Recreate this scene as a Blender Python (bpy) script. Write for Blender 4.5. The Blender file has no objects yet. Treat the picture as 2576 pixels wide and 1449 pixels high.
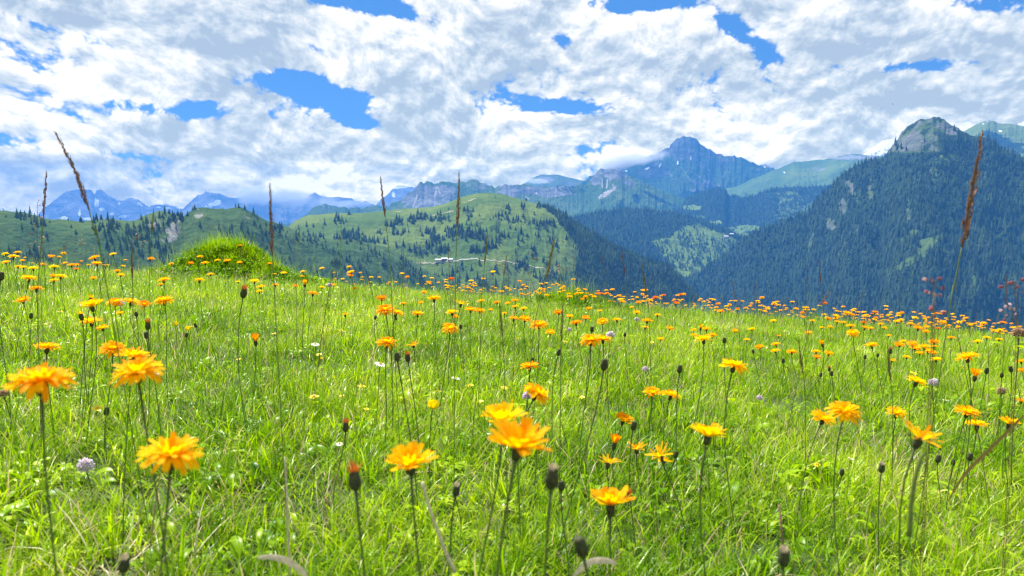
import bpy, math, random
import numpy as np
from mathutils import Vector, Matrix, Euler

R_ = math.radians
sc = bpy.context.scene
col = sc.collection
rng = np.random.default_rng(7)
random.seed(11)

# ------------------------------------------------------------------ camera
LENS, PITCH = 26.0, 5.0
cam_d = bpy.data.cameras.new('camera')
cam = bpy.data.objects.new('camera', cam_d)
col.objects.link(cam)
cam.location = (0, 0, 0)
cam.rotation_euler = (R_(90 - PITCH), 0, 0)
cam_d.lens = LENS
cam_d.sensor_width = 36
cam_d.clip_start = 0.02
cam_d.clip_end = 90000
cam_d.dof.use_dof = True
cam_d.dof.focus_distance = 2.6
cam_d.dof.aperture_fstop = LENS / 1000 / 0.0022
sc.camera = cam

# ------------------------------------------------------------------ light
SUN_EL, SUN_AZ = 60.0, -38.0         # degrees; azimuth from straight ahead, clockwise
EXPOSURE = 1.25
sc.view_settings.view_transform = 'Standard'
sc.view_settings.look = 'None'
sc.view_settings.exposure = EXPOSURE
sc.view_settings.gamma = 1
sc.view_settings.use_curve_mapping = False
sun_d = bpy.data.lights.new('sun', 'SUN')
sun_d.energy = 4.8
sun_d.angle = R_(0.5)
sun_d.color = (1.0, 0.95, 0.86)
sun = bpy.data.objects.new('sun', sun_d)
col.objects.link(sun)
sdir = Vector((math.sin(R_(SUN_AZ)) * math.cos(R_(SUN_EL)), math.cos(R_(SUN_AZ)) * math.cos(R_(SUN_EL)), math.sin(R_(SUN_EL))))
sun.rotation_euler = sdir.to_track_quat('Z', 'Y').to_euler()
sun.location = (0, 0, 300)

sc.render.engine = 'CYCLES'
cy = sc.cycles
cy.max_bounces = 8
cy.diffuse_bounces = 3
cy.glossy_bounces = 2
cy.transmission_bounces = 5
cy.transparent_max_bounces = 12
cy.volume_bounces = 1
cy.sample_clamp_indirect = 6
cy.use_denoising = True
cy.denoiser = 'OPENIMAGEDENOISE'
cy.denoising_input_passes = 'RGB_ALBEDO_NORMAL'
cy.denoising_prefilter = 'ACCURATE'
cy.use_adaptive_sampling = False
cy.pixel_filter_type = 'BLACKMAN_HARRIS'
cy.filter_width = 1.3
cy.volume_max_steps = 96


# ------------------------------------------------------------------ pixel <-> space (traced points of the photograph, 2576 x 1449)
F = 2576 * LENS / 36.0
CP, SP = math.cos(R_(PITCH)), math.sin(R_(PITCH))


def ray(px, py):
    u = (np.asarray(px, float) - 1288) / F
    v = (724.5 - np.asarray(py, float)) / F
    return u, CP + v * SP, -SP + v * CP


def az_tan(px, py):
    x, y, z = ray(px, py)
    return np.arctan2(x, y), z / np.hypot(x, y)


def project(x, y, z):
    d = y * CP - z * SP
    up = y * SP + z * CP
    d = np.where(d < 1e-6, 1e-6, d)
    return 1288 + F * x / d, 724.5 - F * up / d


# ------------------------------------------------------------------ noise
def _hash(ix, iy, seed):
    h = (ix.astype(np.int64) * 374761393 + iy.astype(np.int64) * 668265263 + seed * 974634777) & 0xffffffff
    h = ((h ^ (h >> 13)) * 1274126177) & 0xffffffff
    h = h ^ (h >> 16)
    return h


def noise2(x, y, seed=0):
    x = np.asarray(x, float); y = np.asarray(y, float)
    x, y = np.broadcast_arrays(x, y)
    ix = np.floor(x); iy = np.floor(y)
    fx = x - ix; fy = y - iy
    ux = fx * fx * fx * (fx * (fx * 6 - 15) + 10); uy = fy * fy * fy * (fy * (fy * 6 - 15) + 10)

    def g(dx, dy):
        a = _hash(ix + dx, iy + dy, seed) / 4294967296.0 * 2 * math.pi
        return np.cos(a) * (fx - dx) + np.sin(a) * (fy - dy)
    a = g(0, 0); b = g(1, 0); c = g(0, 1); d = g(1, 1)
    return ((a + (b - a) * ux) * (1 - uy) + (c + (d - c) * ux) * uy) * 1.5


def fbm(x, y, o=4, seed=0, gain=.5, lac=2.03):
    s = 0; a = 1; f = 1; n = 0
    for i in range(o):
        s = s + a * noise2(x * f + 17.3 * i, y * f - 9.1 * i, seed + i); n += a; a *= gain; f *= lac
    return s / n


def ridged(x, y, o=4, seed=0, gain=.5):
    s = 0; a = 1; f = 1; n = 0
    for i in range(o):
        s = s + a * (1 - 2 * np.abs(noise2(x * f + 5.3 * i, y * f + 3.7 * i, seed + i))); n += a; a *= gain; f *= 2.1
    return s / n


def sstep(a, b, x):
    t = np.clip((x - a) / (b - a), 0, 1)
    return t * t * (3 - 2 * t)


def in_poly(px, py, poly):
    px, py = px + 9 * fbm(px / 16, py / 12, 3, 911), py + 7 * fbm(px / 16, py / 12, 3, 921)
    r = np.zeros(np.shape(px), bool)
    n = len(poly)
    for i in range(n):
        x1, y1 = poly[i]; x2, y2 = poly[(i + 1) % n]
        if y1 == y2:
            continue
        c = ((y1 > py) != (y2 > py)) & (px < (x2 - x1) * (py - y1) / (y2 - y1) + x1)
        r ^= c
    return r


def blobs(px, py, L, wob=0.0):
    r = np.zeros(np.shape(px))
    for b in L:
        cx, cy_, rx, ry = b[:4]
        k = b[4] if len(b) > 4 else 1.0
        an = R_(b[5]) if len(b) > 5 else 0
        dx = px - cx; dy = py - cy_
        ex = dx * math.cos(an) + dy * math.sin(an); ey = -dx * math.sin(an) + dy * math.cos(an)
        q = (ex / rx) ** 2 + (ey / ry) ** 2
        nr = q < 4
        if nr.any():
            q = np.where(nr, q + 1.3 * fbm(px / max(5., rx * .7), py / max(4., ry * .7), 3, 901), q)
        r = np.maximum(r, k * (1 - sstep(.45 + wob, 1.25 + wob, q)))
    return r


# ------------------------------------------------------------------ node helpers
class NT:
    def __init__(self, tree):
        self.t = tree; self.n = tree.nodes; self.l = tree.links

    def add(self, typ, **kw):
        nd = self.n.new(typ)
        ins = kw.pop('ins', {})
        for k, v in kw.items():
            setattr(nd, k, v)
        for k, v in ins.items():
            if isinstance(v, bpy.types.NodeSocket):
                self.l.new(v, nd.inputs[k])
            else:
                nd.inputs[k].default_value = v
        return nd

    def math(self, op, a, b=None, c=None, clamp=False):
        ins = {0: a}
        if b is not None: ins[1] = b
        if c is not None: ins[2] = c
        return self.add('ShaderNodeMath', operation=op, use_clamp=clamp, ins=ins).outputs[0]

    def mix(self, f, a, b, mode='MIX'):
        nd = self.add('ShaderNodeMix', data_type='RGBA', blend_type=mode, ins={0: f, 6: a, 7: b})
        return nd.outputs[2]

    def ramp(self, fac, pts, interp='LINEAR'):
        nd = self.add('ShaderNodeValToRGB', ins={0: fac})
        cr = nd.color_ramp; cr.interpolation = interp
        while len(cr.elements) < len(pts): cr.elements.new(1)
        for e, (p, c) in zip(cr.elements, pts):
            e.position = p
            e.color = c if len(c) == 4 else (*c, 1)
        return nd.outputs[0]

    def maprange(self, v, a, b, c=0., d=1., smooth=True):
        nd = self.add('ShaderNodeMapRange', interpolation_type='SMOOTHSTEP' if smooth else 'LINEAR', ins={0: v, 1: a, 2: b, 3: c, 4: d})
        return nd.outputs[0]


def new_mat(name):
    m = bpy.data.materials.new(name); m.use_nodes = True
    m.node_tree.nodes.clear()
    nt = NT(m.node_tree)
    out = nt.add('ShaderNodeOutputMaterial')
    return m, nt, out


# ------------------------------------------------------------------ sky
w = bpy.data.worlds.new('World'); sc.world = w; w.use_nodes = True
w.node_tree.nodes.clear()
nt = NT(w.node_tree)
wout = nt.add('ShaderNodeOutputWorld')
bg = nt.add('ShaderNodeBackground', ins={1: 0.12})
nt.l.new(bg.outputs[0], wout.inputs[0])
sky = nt.add('ShaderNodeTexSky', sky_type='NISHITA', sun_disc=False, sun_elevation=R_(SUN_EL), sun_rotation=R_(SUN_AZ), altitude=1900, air_density=1.0, dust_density=.3, ozone_density=2.0)
tc = nt.add('ShaderNodeTexCoord')
sep = nt.add('ShaderNodeSeparateXYZ', ins={0: tc.outputs['Generated']})
dx, dy, dz = sep.outputs
zc = nt.math('MAXIMUM', dz, 0.0)
az = nt.math('ARCTAN2', dx, dy)
# cumulus field on a high shell: the pattern shrinks towards the horizon
el = nt.math('ARCSINE', dz)
ec = nt.math('ADD', nt.math('MAXIMUM', el, -.02), 0.13)
cu = nt.math('DIVIDE', nt.math('MULTIPLY', az, 1.6), nt.math('POWER', ec, .14))
cu = nt.math('SUBTRACT', cu, nt.math('MULTIPLY', el, .5))
cv = nt.math('ADD', nt.math('MULTIPLY', nt.math('POWER', ec, .75), 2.65), nt.math('MULTIPLY', az, .35))
cvec = nt.add('ShaderNodeCombineXYZ', ins={0: cu, 1: cv, 2: 0.0}).outputs[0]
wn = nt.add('ShaderNodeTexNoise', noise_dimensions='2D', ins={'Vector': cvec, 'Scale': 2.6, 'Detail': 2.0})
wv = nt.add('ShaderNodeVectorMath', operation='MULTIPLY_ADD', ins={0: wn.outputs['Color'], 1: (.13, .12, 0), 2: cvec}).outputs[0]


def cloud_h(vec, fine=True):
    a = nt.add('ShaderNodeTexNoise', noise_dimensions='2D', ins={'Vector': vec, 'Scale': 3.1, 'Detail': 9.0, 'Roughness': .57, 'Lacunarity': 2.1}).outputs['Fac']
    v = nt.add('ShaderNodeTexVoronoi', voronoi_dimensions='2D', feature='F1', ins={'Vector': vec, 'Scale': 9.5, 'Detail': 3.0, 'Roughness': .62, 'Lacunarity': 2.2}).outputs['Distance']
    return nt.math('ADD', a, nt.math('MULTIPLY', nt.math('SUBTRACT', .5, v), .21))


h0 = cloud_h(wv)
off = nt.add('ShaderNodeVectorMath', operation='ADD', ins={0: wv, 1: (-.014, .030, 0)}).outputs[0]
h1 = cloud_h(off)
off2 = nt.add('ShaderNodeVectorMath', operation='ADD', ins={0: wv, 1: (-.05, .12, 0)}).outputs[0]
h2 = nt.add('ShaderNodeTexNoise', noise_dimensions='2D', ins={'Vector': off2, 'Scale': 3.1, 'Detail': 3.0, 'Roughness': .5}).outputs['Fac']
# openings of blue sky, as directions
HOLES = [(800, 232, 150, 30, .36, 14), (700, 200, 90, 20, .26, 0), (400, 275, 150, 24, .36, -3), (20, 350, 90, 26, .30, 8), (925, 8, 120, 26, .34, 8), (1620, 6, 110, 20, .30, 0),
         (1880, 95, 100, 22, .26, 35), (1450, 270, 110, 17, .30, 4), (2250, 168, 110, 16, .30, 2), (1420, 95, 34, 20, .22, 0), (2545, 8, 70, 26, .3, 0),
         (790, 125, 60, 24, .24, 40), (240, 112, 50, 14, .16, 10), (90, 58, 70, 14, .18, 10), (320, 388, 90, 14, .20, 4), (190, 308, 40, 12, .14, 0), (880, 295, 70, 16, .24, 20),
         (2440, 10, 60, 12, .12, 0), (1210, 0, 60, 16, .2, 0),
         (800, 85, 90, 50, -.24, 60), (70, 30, 110, 50, -.14, 0), (1520, 325, 90, 30, -.24, 0), (800, 375, 170, 34, -.20, 0), (650, 330, 80, 30, -.16, 0), (2330, 265, 100, 24, -.2, 0), (500, 30, 200, 40, -.14, 0), (760, 440, 200, 30, -.10, 0)]


def glows(L):
    hs = None
    for (px, py, rx, ry, k, an) in L:
        a0, t0 = az_tan(px, py)
        e0 = math.atan(t0); kx = F / rx; ky = F / ry; c_, s_ = math.cos(R_(an)), math.sin(R_(an))
        da = nt.math('SUBTRACT', az, float(a0)); de = nt.math('SUBTRACT', float(e0), el)
        ex = nt.math('ADD', nt.math('MULTIPLY', da, c_ * kx), nt.math('MULTIPLY', de, s_ * kx))
        ey = nt.math('ADD', nt.math('MULTIPLY', da, -s_ * ky), nt.math('MULTIPLY', de, c_ * ky))
        q = nt.math('ADD', nt.math('MULTIPLY', ex, ex), nt.math('MULTIPLY', ey, ey))
        g = nt.math('MULTIPLY', nt.math('EXPONENT', nt.math('MULTIPLY', q, -.8)), k)
        hs = g if hs is None else nt.math('ADD', hs, g)
    return hs


hs = nt.math('MULTIPLY', glows(HOLES), 1.12)
gs = glows([(600, 125, 230, 60, .34, 4), (560, 60, 120, 30, .12, 0), (1690, 170, 130, 34, .34, 0), (2130, 105, 190, 50, .32, 0), (2350, 240, 190, 26, .3, 3), (1290, 372, 120, 20, .3, 0), (1060, 345, 70, 20, .2, 0),
            (1900, 240, 170, 24, .26, 5), (130, 260, 160, 30, .16, 5), (1180, 300, 200, 24, .12, 0), (1000, 180, 120, 40, .10, 20), (1380, 420, 200, 26, .14, 0), (560, 330, 60, 20, .15, 0), (700, 400, 200, 24, .10, 0), (2450, 60, 90, 60, .12, 0), (1580, 340, 60, 40, .16, -40)])
cover = nt.math('SUBTRACT', nt.math('ADD', h0, .205), hs)
cmask = nt.maprange(cover, .38, .49)
thick = nt.maprange(nt.math('SUBTRACT', nt.math('ADD', h2, .06), nt.math('MULTIPLY', hs, .6)), .40, .68)
relief = nt.math('MULTIPLY', nt.math('SUBTRACT', h0, h1), 3.3)
lit = nt.math('ADD', nt.math('SUBTRACT', nt.math('SUBTRACT', .80, gs), nt.math('MULTIPLY', thick, .46)), relief)
ccol = nt.ramp(lit, [(0.0, (1.55, 1.95, 2.5)), (.32, (2.10, 2.45, 2.85)), (.64, (2.85, 3.02, 3.22)), (.98, (3.8, 3.8, 3.8))])
skycol = nt.mix(1.0, sky.outputs[0], (.33, .50, .80, 1), 'MULTIPLY')
skycol = nt.mix(.65, skycol, (.55, 2.0, 4.8, 1))
skycol = nt.add('ShaderNodeVectorMath', operation='SCALE', ins={0: skycol, 'Scale': .60}).outputs[0]
allc = nt.mix(cmask, skycol, ccol)
# how much of the sky's light comes through the haze towards each direction
HAZE_L, HAZE_TOP, HAZE_FAR = 7000., 880., 11000.
tanel = nt.math('DIVIDE', dz, nt.math('SQRT', nt.math('MAXIMUM', nt.math('SUBTRACT', 1., nt.math('MULTIPLY', dz, dz)), .01)))
plen = nt.math('MINIMUM', nt.math('DIVIDE', HAZE_TOP, nt.math('MAXIMUM', tanel, .02)), HAZE_FAR)
tr = nt.math('EXPONENT', nt.math('DIVIDE', plen, -HAZE_L))
inv = nt.math('DIVIDE', 1., tr)
glow_ = nt.add('ShaderNodeVectorMath', operation='SCALE', ins={0: (.26, 1.15, 3.25), 'Scale': nt.math('SUBTRACT', inv, 1.)}).outputs[0]
allc = nt.add('ShaderNodeVectorMath', operation='SCALE', ins={0: allc, 'Scale': inv}).outputs[0]
allc = nt.add('ShaderNodeVectorMath', operation='SUBTRACT', ins={0: allc, 1: glow_}).outputs[0]
allc = nt.add('ShaderNodeVectorMath', operation='MAXIMUM', ins={0: allc, 1: (.05, .05, .05)}).outputs[0]
nt.l.new(allc, bg.inputs[0])
w.cycles.sampling_method = 'MANUAL'
w.cycles.sample_map_resolution = 512


# ------------------------------------------------------------------ mesh helpers
def tag(o, label=None, cat=None, group=None, kind=None):
    if label: o['label'] = label
    if cat: o['category'] = cat
    if group: o['group'] = group
    if kind: o['kind'] = kind
    return o


def link_mesh(name, me, mats=(), parent=None):
    o = bpy.data.objects.new(name, me)
    for m in mats: me.materials.append(m)
    col.objects.link(o)
    if parent is not None: o.parent = parent
    return o


def np_mesh(name, V, Fq, smooth=True, attrs=None):
    me = bpy.data.meshes.new(name)
    V = np.asarray(V, np.float32); Fq = np.asarray(Fq, np.int32)
    me.vertices.add(len(V)); me.vertices.foreach_set('co', V.ravel())
    k = Fq.shape[1]
    me.loops.add(Fq.size); me.loops.foreach_set('vertex_index', Fq.ravel())
    me.polygons.add(len(Fq))
    me.polygons.foreach_set('loop_start', np.arange(0, Fq.size, k, dtype=np.int32))
    me.polygons.foreach_set('use_smooth', np.full(len(Fq), smooth))
    me.update(calc_edges=True)
    for nm, A in (attrs or {}).items():
        at = me.attributes.new(nm, 'FLOAT_COLOR', 'POINT')
        at.data.foreach_set('color', np.asarray(A, np.float32).ravel())
    return me


def grid_faces(nr, nc):
    i = np.arange(nr - 1)[:, None] * nc + np.arange(nc - 1)[None, :]
    i = i.ravel()
    return np.stack([i, i + 1, i + nc + 1, i + nc], 1)


# ------------------------------------------------------------------ mountains
class Layer:
    def __init__(s, name, sky_pts, R, prof, back=.45, rough=0., rscale=60., gully=(0, 80), lump=(0, 250), cols=600, rows=180, pad=60, seed=1, ends=(.25, .25), label=None):
        s.name = name; s.R = R; s.seed = seed
        P = np.array(sky_pts, float)
        a, t = az_tan(P[:, 0], P[:, 1])
        x0, x1 = P[0, 0] - pad, P[-1, 0] + pad
        a0 = az_tan(x0, 560)[0]; a1 = az_tan(x1, 560)[0]
        s.az = np.linspace(a0, a1, cols)
        tt = np.interp(s.az, a, t)
        # beyond the traced ends the ridge runs down
        tt = np.where(s.az < a[0], t[0] - (a[0] - s.az) * ends[0], tt)
        tt = np.where(s.az > a[-1], t[-1] - (s.az - a[-1]) * ends[1], tt)
        Raz = R(s.az) if callable(R) else np.full(cols, float(R))
        arc = s.az * Raz
        zt = tt * Raz + rough * (ridged(arc / rscale, arc * 0 + 3.3, 5, seed, .55) - .35)
        pd = np.array([p[0] for p in prof], float); pz = np.array([p[1] for p in prof], float)
        D = pd[-1]; B = 500 if R == 0 else min(.25 * np.mean(Raz), 900)
        nb = max(10, rows // 8)
        d = np.concatenate([np.linspace(D, 0, rows), -np.linspace(B / nb, B, nb)])
        dd = d[:, None]
        r = Raz[None, :] - dd
        A = np.broadcast_to(s.az[None, :], r.shape)
        X = r * np.sin(A); Y = r * np.cos(A)
        drop = np.where(dd >= 0, np.interp(np.clip(dd, 0, D), pd, pz), -dd * back)
        ramp = sstep(0, D * .35, np.abs(dd))
        ramp0 = sstep(0, D * .08, np.abs(dd))
        wx = X + 60 * fbm(X / 300, Y / 300, 3, seed + 5); wy = Y + 60 * fbm(X / 300 + 9, Y / 300, 3, seed + 6)
        arcw = arc[None, :] + gully[1] * .6 * fbm(X / (gully[1] * 3), Y / (gully[1] * 3), 3, seed + 9)
        G = ridged(arcw / gully[1], dd / (gully[1] * 4.5), 4, seed + 3, .55) - .25
        Lm = fbm(wx / lump[1], wy / lump[1], 5, seed + 7)
        Z = zt[None, :] - drop + gully[0] * G * (.25 * ramp0 + .75 * ramp) + lump[0] * Lm * ramp
        Z = Z + gully[0] * .10 * fbm(X / 14, Y / 14, 3, seed + 21) * ramp0
        s.d, s.X, s.Y, s.Z, s.r, s.D = d, X, Y, Z, r, D
        s.G = G; s.Lm = Lm
        s.px, s.py = project(X, Y, Z)
        gz0, gz1 = np.gradient(Z)
        gr = np.abs(gz0 / np.maximum(np.abs(np.gradient(r, axis=0)), 1e-3))
        ga = np.abs(gz1 / np.maximum(np.gradient(s.az)[None, :] * r, 1e-3))
        s.slope = np.hypot(gr, ga)

    def height(s, x, y):
        """world height at x, y (arrays); nan outside"""
        a = np.arctan2(x, y); r = np.hypot(x, y)
        fa = (a - s.az[0]) / (s.az[1] - s.az[0])
        ia = np.clip(np.floor(fa).astype(int), 0, len(s.az) - 2); ta = fa - ia
        Rr = s.r[:, ia]                                    # decreasing d -> increasing r
        # rows are uniform on each side of the ridge
        n1 = np.searchsorted(-s.d, 0)                      # index of ridge row
        Rridge = s.r[n1, ia]
        dd = Rridge - r
        fr = np.where(dd >= 0, (s.D - dd) / s.D * n1, n1 + (-dd) / abs(s.d[-1]) * (len(s.d) - 1 - n1))
        ok = (fa >= 0) & (fa < len(s.az) - 1) & (fr >= 0) & (fr < len(s.d) - 1)
        ir = np.clip(np.floor(fr).astype(int), 0, len(s.d) - 2); tr = np.clip(fr - ir, 0, 1)
        Z = s.Z
        z = (Z[ir, ia] * (1 - ta) + Z[ir, ia + 1] * ta) * (1 - tr) + (Z[ir + 1, ia] * (1 - ta) + Z[ir + 1, ia + 1] * ta) * tr
        return np.where(ok, z, np.nan)

    def hit(s, px, py):
        a, t = az_tan(px, py)
        out = []
        for ai, ti in zip(np.atleast_1d(a), np.atleast_1d(t)):
            rr = np.linspace(s.r[0].min(), s.r.max(), 1500)
            z = s.height(rr * math.sin(ai), rr * math.cos(ai))
            k = np.where(np.nan_to_num(z, nan=-1e9) >= ti * rr)[0]
            if len(k) == 0: out.append(None); continue
            r = rr[k[0]]; out.append((r * math.sin(ai), r * math.cos(ai), float(z[k[0]])))
        return out

    def build(s, cover, mat):
        nr, nc = s.X.shape
        V = np.stack([s.X, s.Y, s.Z], -1).reshape(-1, 3)
        me = np_mesh(s.name, V, grid_faces(nr, nc)[:, ::-1], True, {'cover': cover.reshape(-1, 4)})
        o = link_mesh(s.name, me, [mat])
        o['kind'] = 'structure'
        s.obj = o
        return o


def terrain_mat(name, grass, grass2, rock=(.27, .27, .28), rock2=(.15, .15, .165), forest=(.020, .042, .022), scree=(.46, .42, .38), snow=(.82, .84, .88), s=1.0, bump=1.0):
    """cover attribute: r rock, g forest floor, b snow, a scree/path"""
    m, n, out = new_mat(name)
    at = n.add('ShaderNodeAttribute', attribute_name='cover')
    sp = n.add('ShaderNodeSeparateColor', ins={0: at.outputs['Color']})
    geo = n.add('ShaderNodeNewGeometry')
    pos = geo.outputs['Position']

    def nz(scale, det=6., rough=.55, vec=pos):
        return n.add('ShaderNodeTexNoise', ins={'Vector': vec, 'Scale': scale / s, 'Detail': det, 'Roughness': rough}).outputs['Fac']
    n1 = nz(.006, 8, .62); n2 = nz(.05, 5); n3 = nz(.25, 3)
    # rock strata run nearly level but tilted
    mp = n.add('ShaderNodeMapping', ins={0: pos, 2: (.25, .12, 0), 3: (.6, .6, 1.1)}).outputs[0]
    st = nz(.03, 8, .68, mp)
    g = n.mix(n.maprange(n1, .38, .62), (*grass, 1), (*grass2, 1))
    g = n.mix(n.math('MULTIPLY', n.maprange(n2, .5, .75), .45), g, (grass[0] * .55, grass[1] * .6, grass[2] * .6, 1))
    g = n.mix(n.math('MULTIPLY', n.maprange(n3, .55, .7), .25), g, (grass[0] * 1.7, grass[1] * 1.35, grass[2] * 1.4, 1))
    rk = n.mix(n.maprange(st, .36, .64), (*rock2, 1), (*rock, 1))
    rk = n.mix(n.math('MULTIPLY', n.maprange(n2, .52, .7), .35), rk, (*grass2, 1))
    edge = n.math('MULTIPLY', n.math('SUBTRACT', n.math('ADD', n2, n3), 1.0), 1.1)

    def msk(v):
        return n.maprange(n.math('ADD', v, edge), .38, .62)
    c = n.mix(msk(sp.outputs[0]), g, rk)
    c = n.mix(msk(sp.outputs[1]), c, (*forest, 1))
    c = n.mix(msk(at.outputs['Alpha']), c, (*scree, 1))
    c = n.mix(msk(sp.outputs[2]), c, (*snow, 1))
    bs = n.add('ShaderNodeBsdfPrincipled', ins={'Base Color': c, 'Roughness': .95, 'Specular IOR Level': .1})
    hgt = n.math('ADD', n.math('MULTIPLY', st, 1.2), n.math('MULTIPLY', n2, .8))
    bp = n.add('ShaderNodeBump', ins={'Strength': .9, 'Distance': 9.0 * bump, 'Height': hgt})
    n.l.new(bp.outputs[0], bs.inputs['Normal'])
    n.l.new(bs.outputs[0], out.inputs[0])
    return m


def mk_cover(L, rock=0, forest=0, snow=0, scree=0):
    c = np.zeros(L.X.shape + (4,))
    c[..., 0] = rock; c[..., 1] = forest; c[..., 2] = snow; c[..., 3] = scree
    return np.clip(c, 0, 1)


# far limestone massif at the left, 15 km off
FM = Layer('limestone_massif', [(60, 575), (96, 539), (121, 517), (153, 492), (178, 480), (199, 476), (213, 480), (228, 477), (239, 490), (244, 478), (256, 476), (270, 487), (291, 503), (307, 507), (320, 503), (332, 500),
     (350, 503), (366, 517), (377, 521), (395, 515), (430, 519), (448, 525), (462, 524), (480, 510), (494, 496), (519, 485), (547, 485), (569, 494), (600, 500), (633, 489), (658, 486), (690, 494), (730, 510), (793, 487), (810, 494), (828, 498), (860, 494), (889, 503), (950, 515), (1000, 540)],
     9500, [(0, 0), (320, 300), (1000, 570), (2000, 730)], rough=34, rscale=200, gully=(110, 230), lump=(130, 950), cols=760, rows=150, seed=3)
rk = sstep(-1.2, .2, FM.slope * 0 + .8) * np.ones_like(FM.X)
snow = blobs(FM.px, FM.py, [(243, 510, 5, 12), (257, 526, 7, 5), (160, 549, 14, 4), (222, 550, 16, 3), (352, 514, 9, 4, 1, 35), (300, 512, 3, 5), (400, 521, 8, 2), (425, 523, 10, 2), (455, 546, 12, 6), (540, 512, 22, 7, .8, -20), (200, 535, 4, 8, .8), (644, 497, 4, 7), (310, 545, 12, 4, .8), (380, 545, 12, 4, .7), (280, 538, 6, 5, .8)], .1)
FM.build(mk_cover(FM, rock=1, snow=snow), terrain_mat('limestone_far', (.10, .13, .06), (.16, .17, .10), rock=(.36, .34, .33), rock2=(.16, .16, .18), s=6, bump=9))

SN = Layer('snow_peak', [(930, 540), (960, 500), (985, 478), (1003, 469), (1016, 467), (1040, 471), (1065, 480), (1100, 500)], 10000, [(0, 0), (400, 200), (1200, 480)], rough=36, rscale=300, gully=(66, 300), lump=(70, 900), cols=200, rows=80, seed=31)
SN.build(mk_cover(SN, rock=1, snow=blobs(SN.px, SN.py, [(1007, 471, 24, 3.4, 1, -5), (990, 490, 5, 8, .8)], .1)), terrain_mat('snow_peak_rock', (.10, .13, .06), (.16, .17, .10), s=6, bump=9))

SG = Layer('glacier_peak', [(2120, 420), (2168, 390), (2188, 375), (2205, 366), (2220, 357), (2233, 352), (2262, 350), (2300, 360), (2340, 380)], 7200, [(0, 0), (320, 150), (1000, 450)], rough=25, rscale=320, gully=(50, 320), lump=(55, 950), cols=240, rows=80, seed=33)
SG.build(mk_cover(SG, rock=1, snow=np.clip(.12 + sstep(420, 350, SG.py) * .45 + .8 * SG.Lm, 0, 1)), terrain_mat('glacier_rock', (.10, .13, .06), (.16, .17, .10), s=6, bump=6))
SB = Layer('distant_peak', [(1880, 440), (1905, 420), (1915, 416), (1925, 415), (1950, 426), (1990, 450)], 7200, [(0, 0), (320, 150), (1000, 450)], rough=18, rscale=320, gully=(50, 320), lump=(38, 950), cols=120, rows=50, seed=35)
SB.build(mk_cover(SB, rock=1, snow=blobs(SB.px, SB.py, [(1920, 421, 9, 2)])), FM.obj.data.materials[0])
SE = Layer('snow_ridge', [(2500, 345), (2540, 318), (2558, 311), (2576, 305), (2640, 300)], 7200, [(0, 0), (320, 150), (1000, 450)], rough=18, rscale=320, gully=(50, 320), lump=(38, 950), cols=120, rows=50, seed=37)
SE.build(mk_cover(SE, rock=1, snow=blobs(SE.px, SE.py, [(2570, 314, 14, 5, 1, -20), (2600, 308, 30, 5)])), FM.obj.data.materials[0])

HH = Layer('flat_topped_hill', [(1280, 490), (1320, 462), (1335, 452), (1350, 443), (1362, 440), (1406, 440), (1434, 448), (1474, 456), (1520, 475)], 7000, [(0, 0), (320, 130), (1200, 480)], rough=11, rscale=230, gully=(30, 200), lump=(45, 620), cols=260, rows=80, seed=41)
HH.build(mk_cover(HH, rock=blobs(HH.px, HH.py, [(1370, 452, 25, 8, .8), (1440, 462, 20, 5, .6)])), terrain_mat('high_grass', (.075, .12, .035), (.13, .15, .05), s=3, bump=3))

# the dark rocky peak and the green ridge right of it
PK = Layer('rocky_peak', [(1420, 500), (1470, 455), (1503, 430), (1568, 412), (1638, 392), (1668, 380), (1683, 372), (1688, 360), (1703, 348), (1716, 344), (1728, 343), (1740, 346), (1748, 350), (1768, 367), (1793, 382), (1818, 392), (1845, 394), (1863, 397), (1888, 407),
     (1913, 417), (1948, 426), (1990, 450), (2060, 490)], 6200, [(0, 0), (260, 260), (700, 560), (1500, 840)], rough=26, rscale=90, gully=(75, 170), lump=(60, 700), cols=700, rows=240, seed=51)
n_ = fbm(PK.X / 160, PK.Y / 160, 4, 5)
rock = sstep(.25, -.05, (PK.py - 388 - np.abs(PK.px - 1740) * .10) / 60 + n_ * .9)
rock = np.maximum(rock, blobs(PK.px, PK.py, [(1775, 465, 40, 16, .6), (1645, 432, 40, 18, .8)], .1) + .35 * (PK.py < 450) * (PK.G > .25))
rock = np.where(PK.px > 1850, rock * .4, rock)
scree = blobs(PK.px, PK.py, [(1727, 440, 2, 28, .8, -34), (1760, 446, 2.4, 36, .9, -54), (1794, 444, 2.2, 26, .85, -30), (1822, 440, 2.2, 24, .85, 26), (1790, 467, 24, 4, .75), (1745, 478, 10, 6, .8), (1688, 440, 3, 14, .7, -30), (1620, 428, 4, 12, .5, 40), (1655, 436, 3, 14, .5, 40)], .1)
snow = blobs(PK.px, PK.py, [(1738, 398, 2.2, 5), (1705, 410, 1.8, 5), (1628, 424, 7, 2.4, 1, -20), (1660, 417, 2, 6, 1, 30), (1576, 430, 4, 2)], 0)
frst = blobs(PK.px, PK.py, [(1780, 500, 120, 20)], .1)
PK.build(mk_cover(PK, rock=rock, scree=scree * .62, snow=snow, forest=frst), terrain_mat('peak_rock', (.040, .085, .028), (.065, .115, .036), rock=(.13, .135, .14), rock2=(.04, .055, .06), scree=(.24, .23, .22), s=2.2, bump=3))

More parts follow.
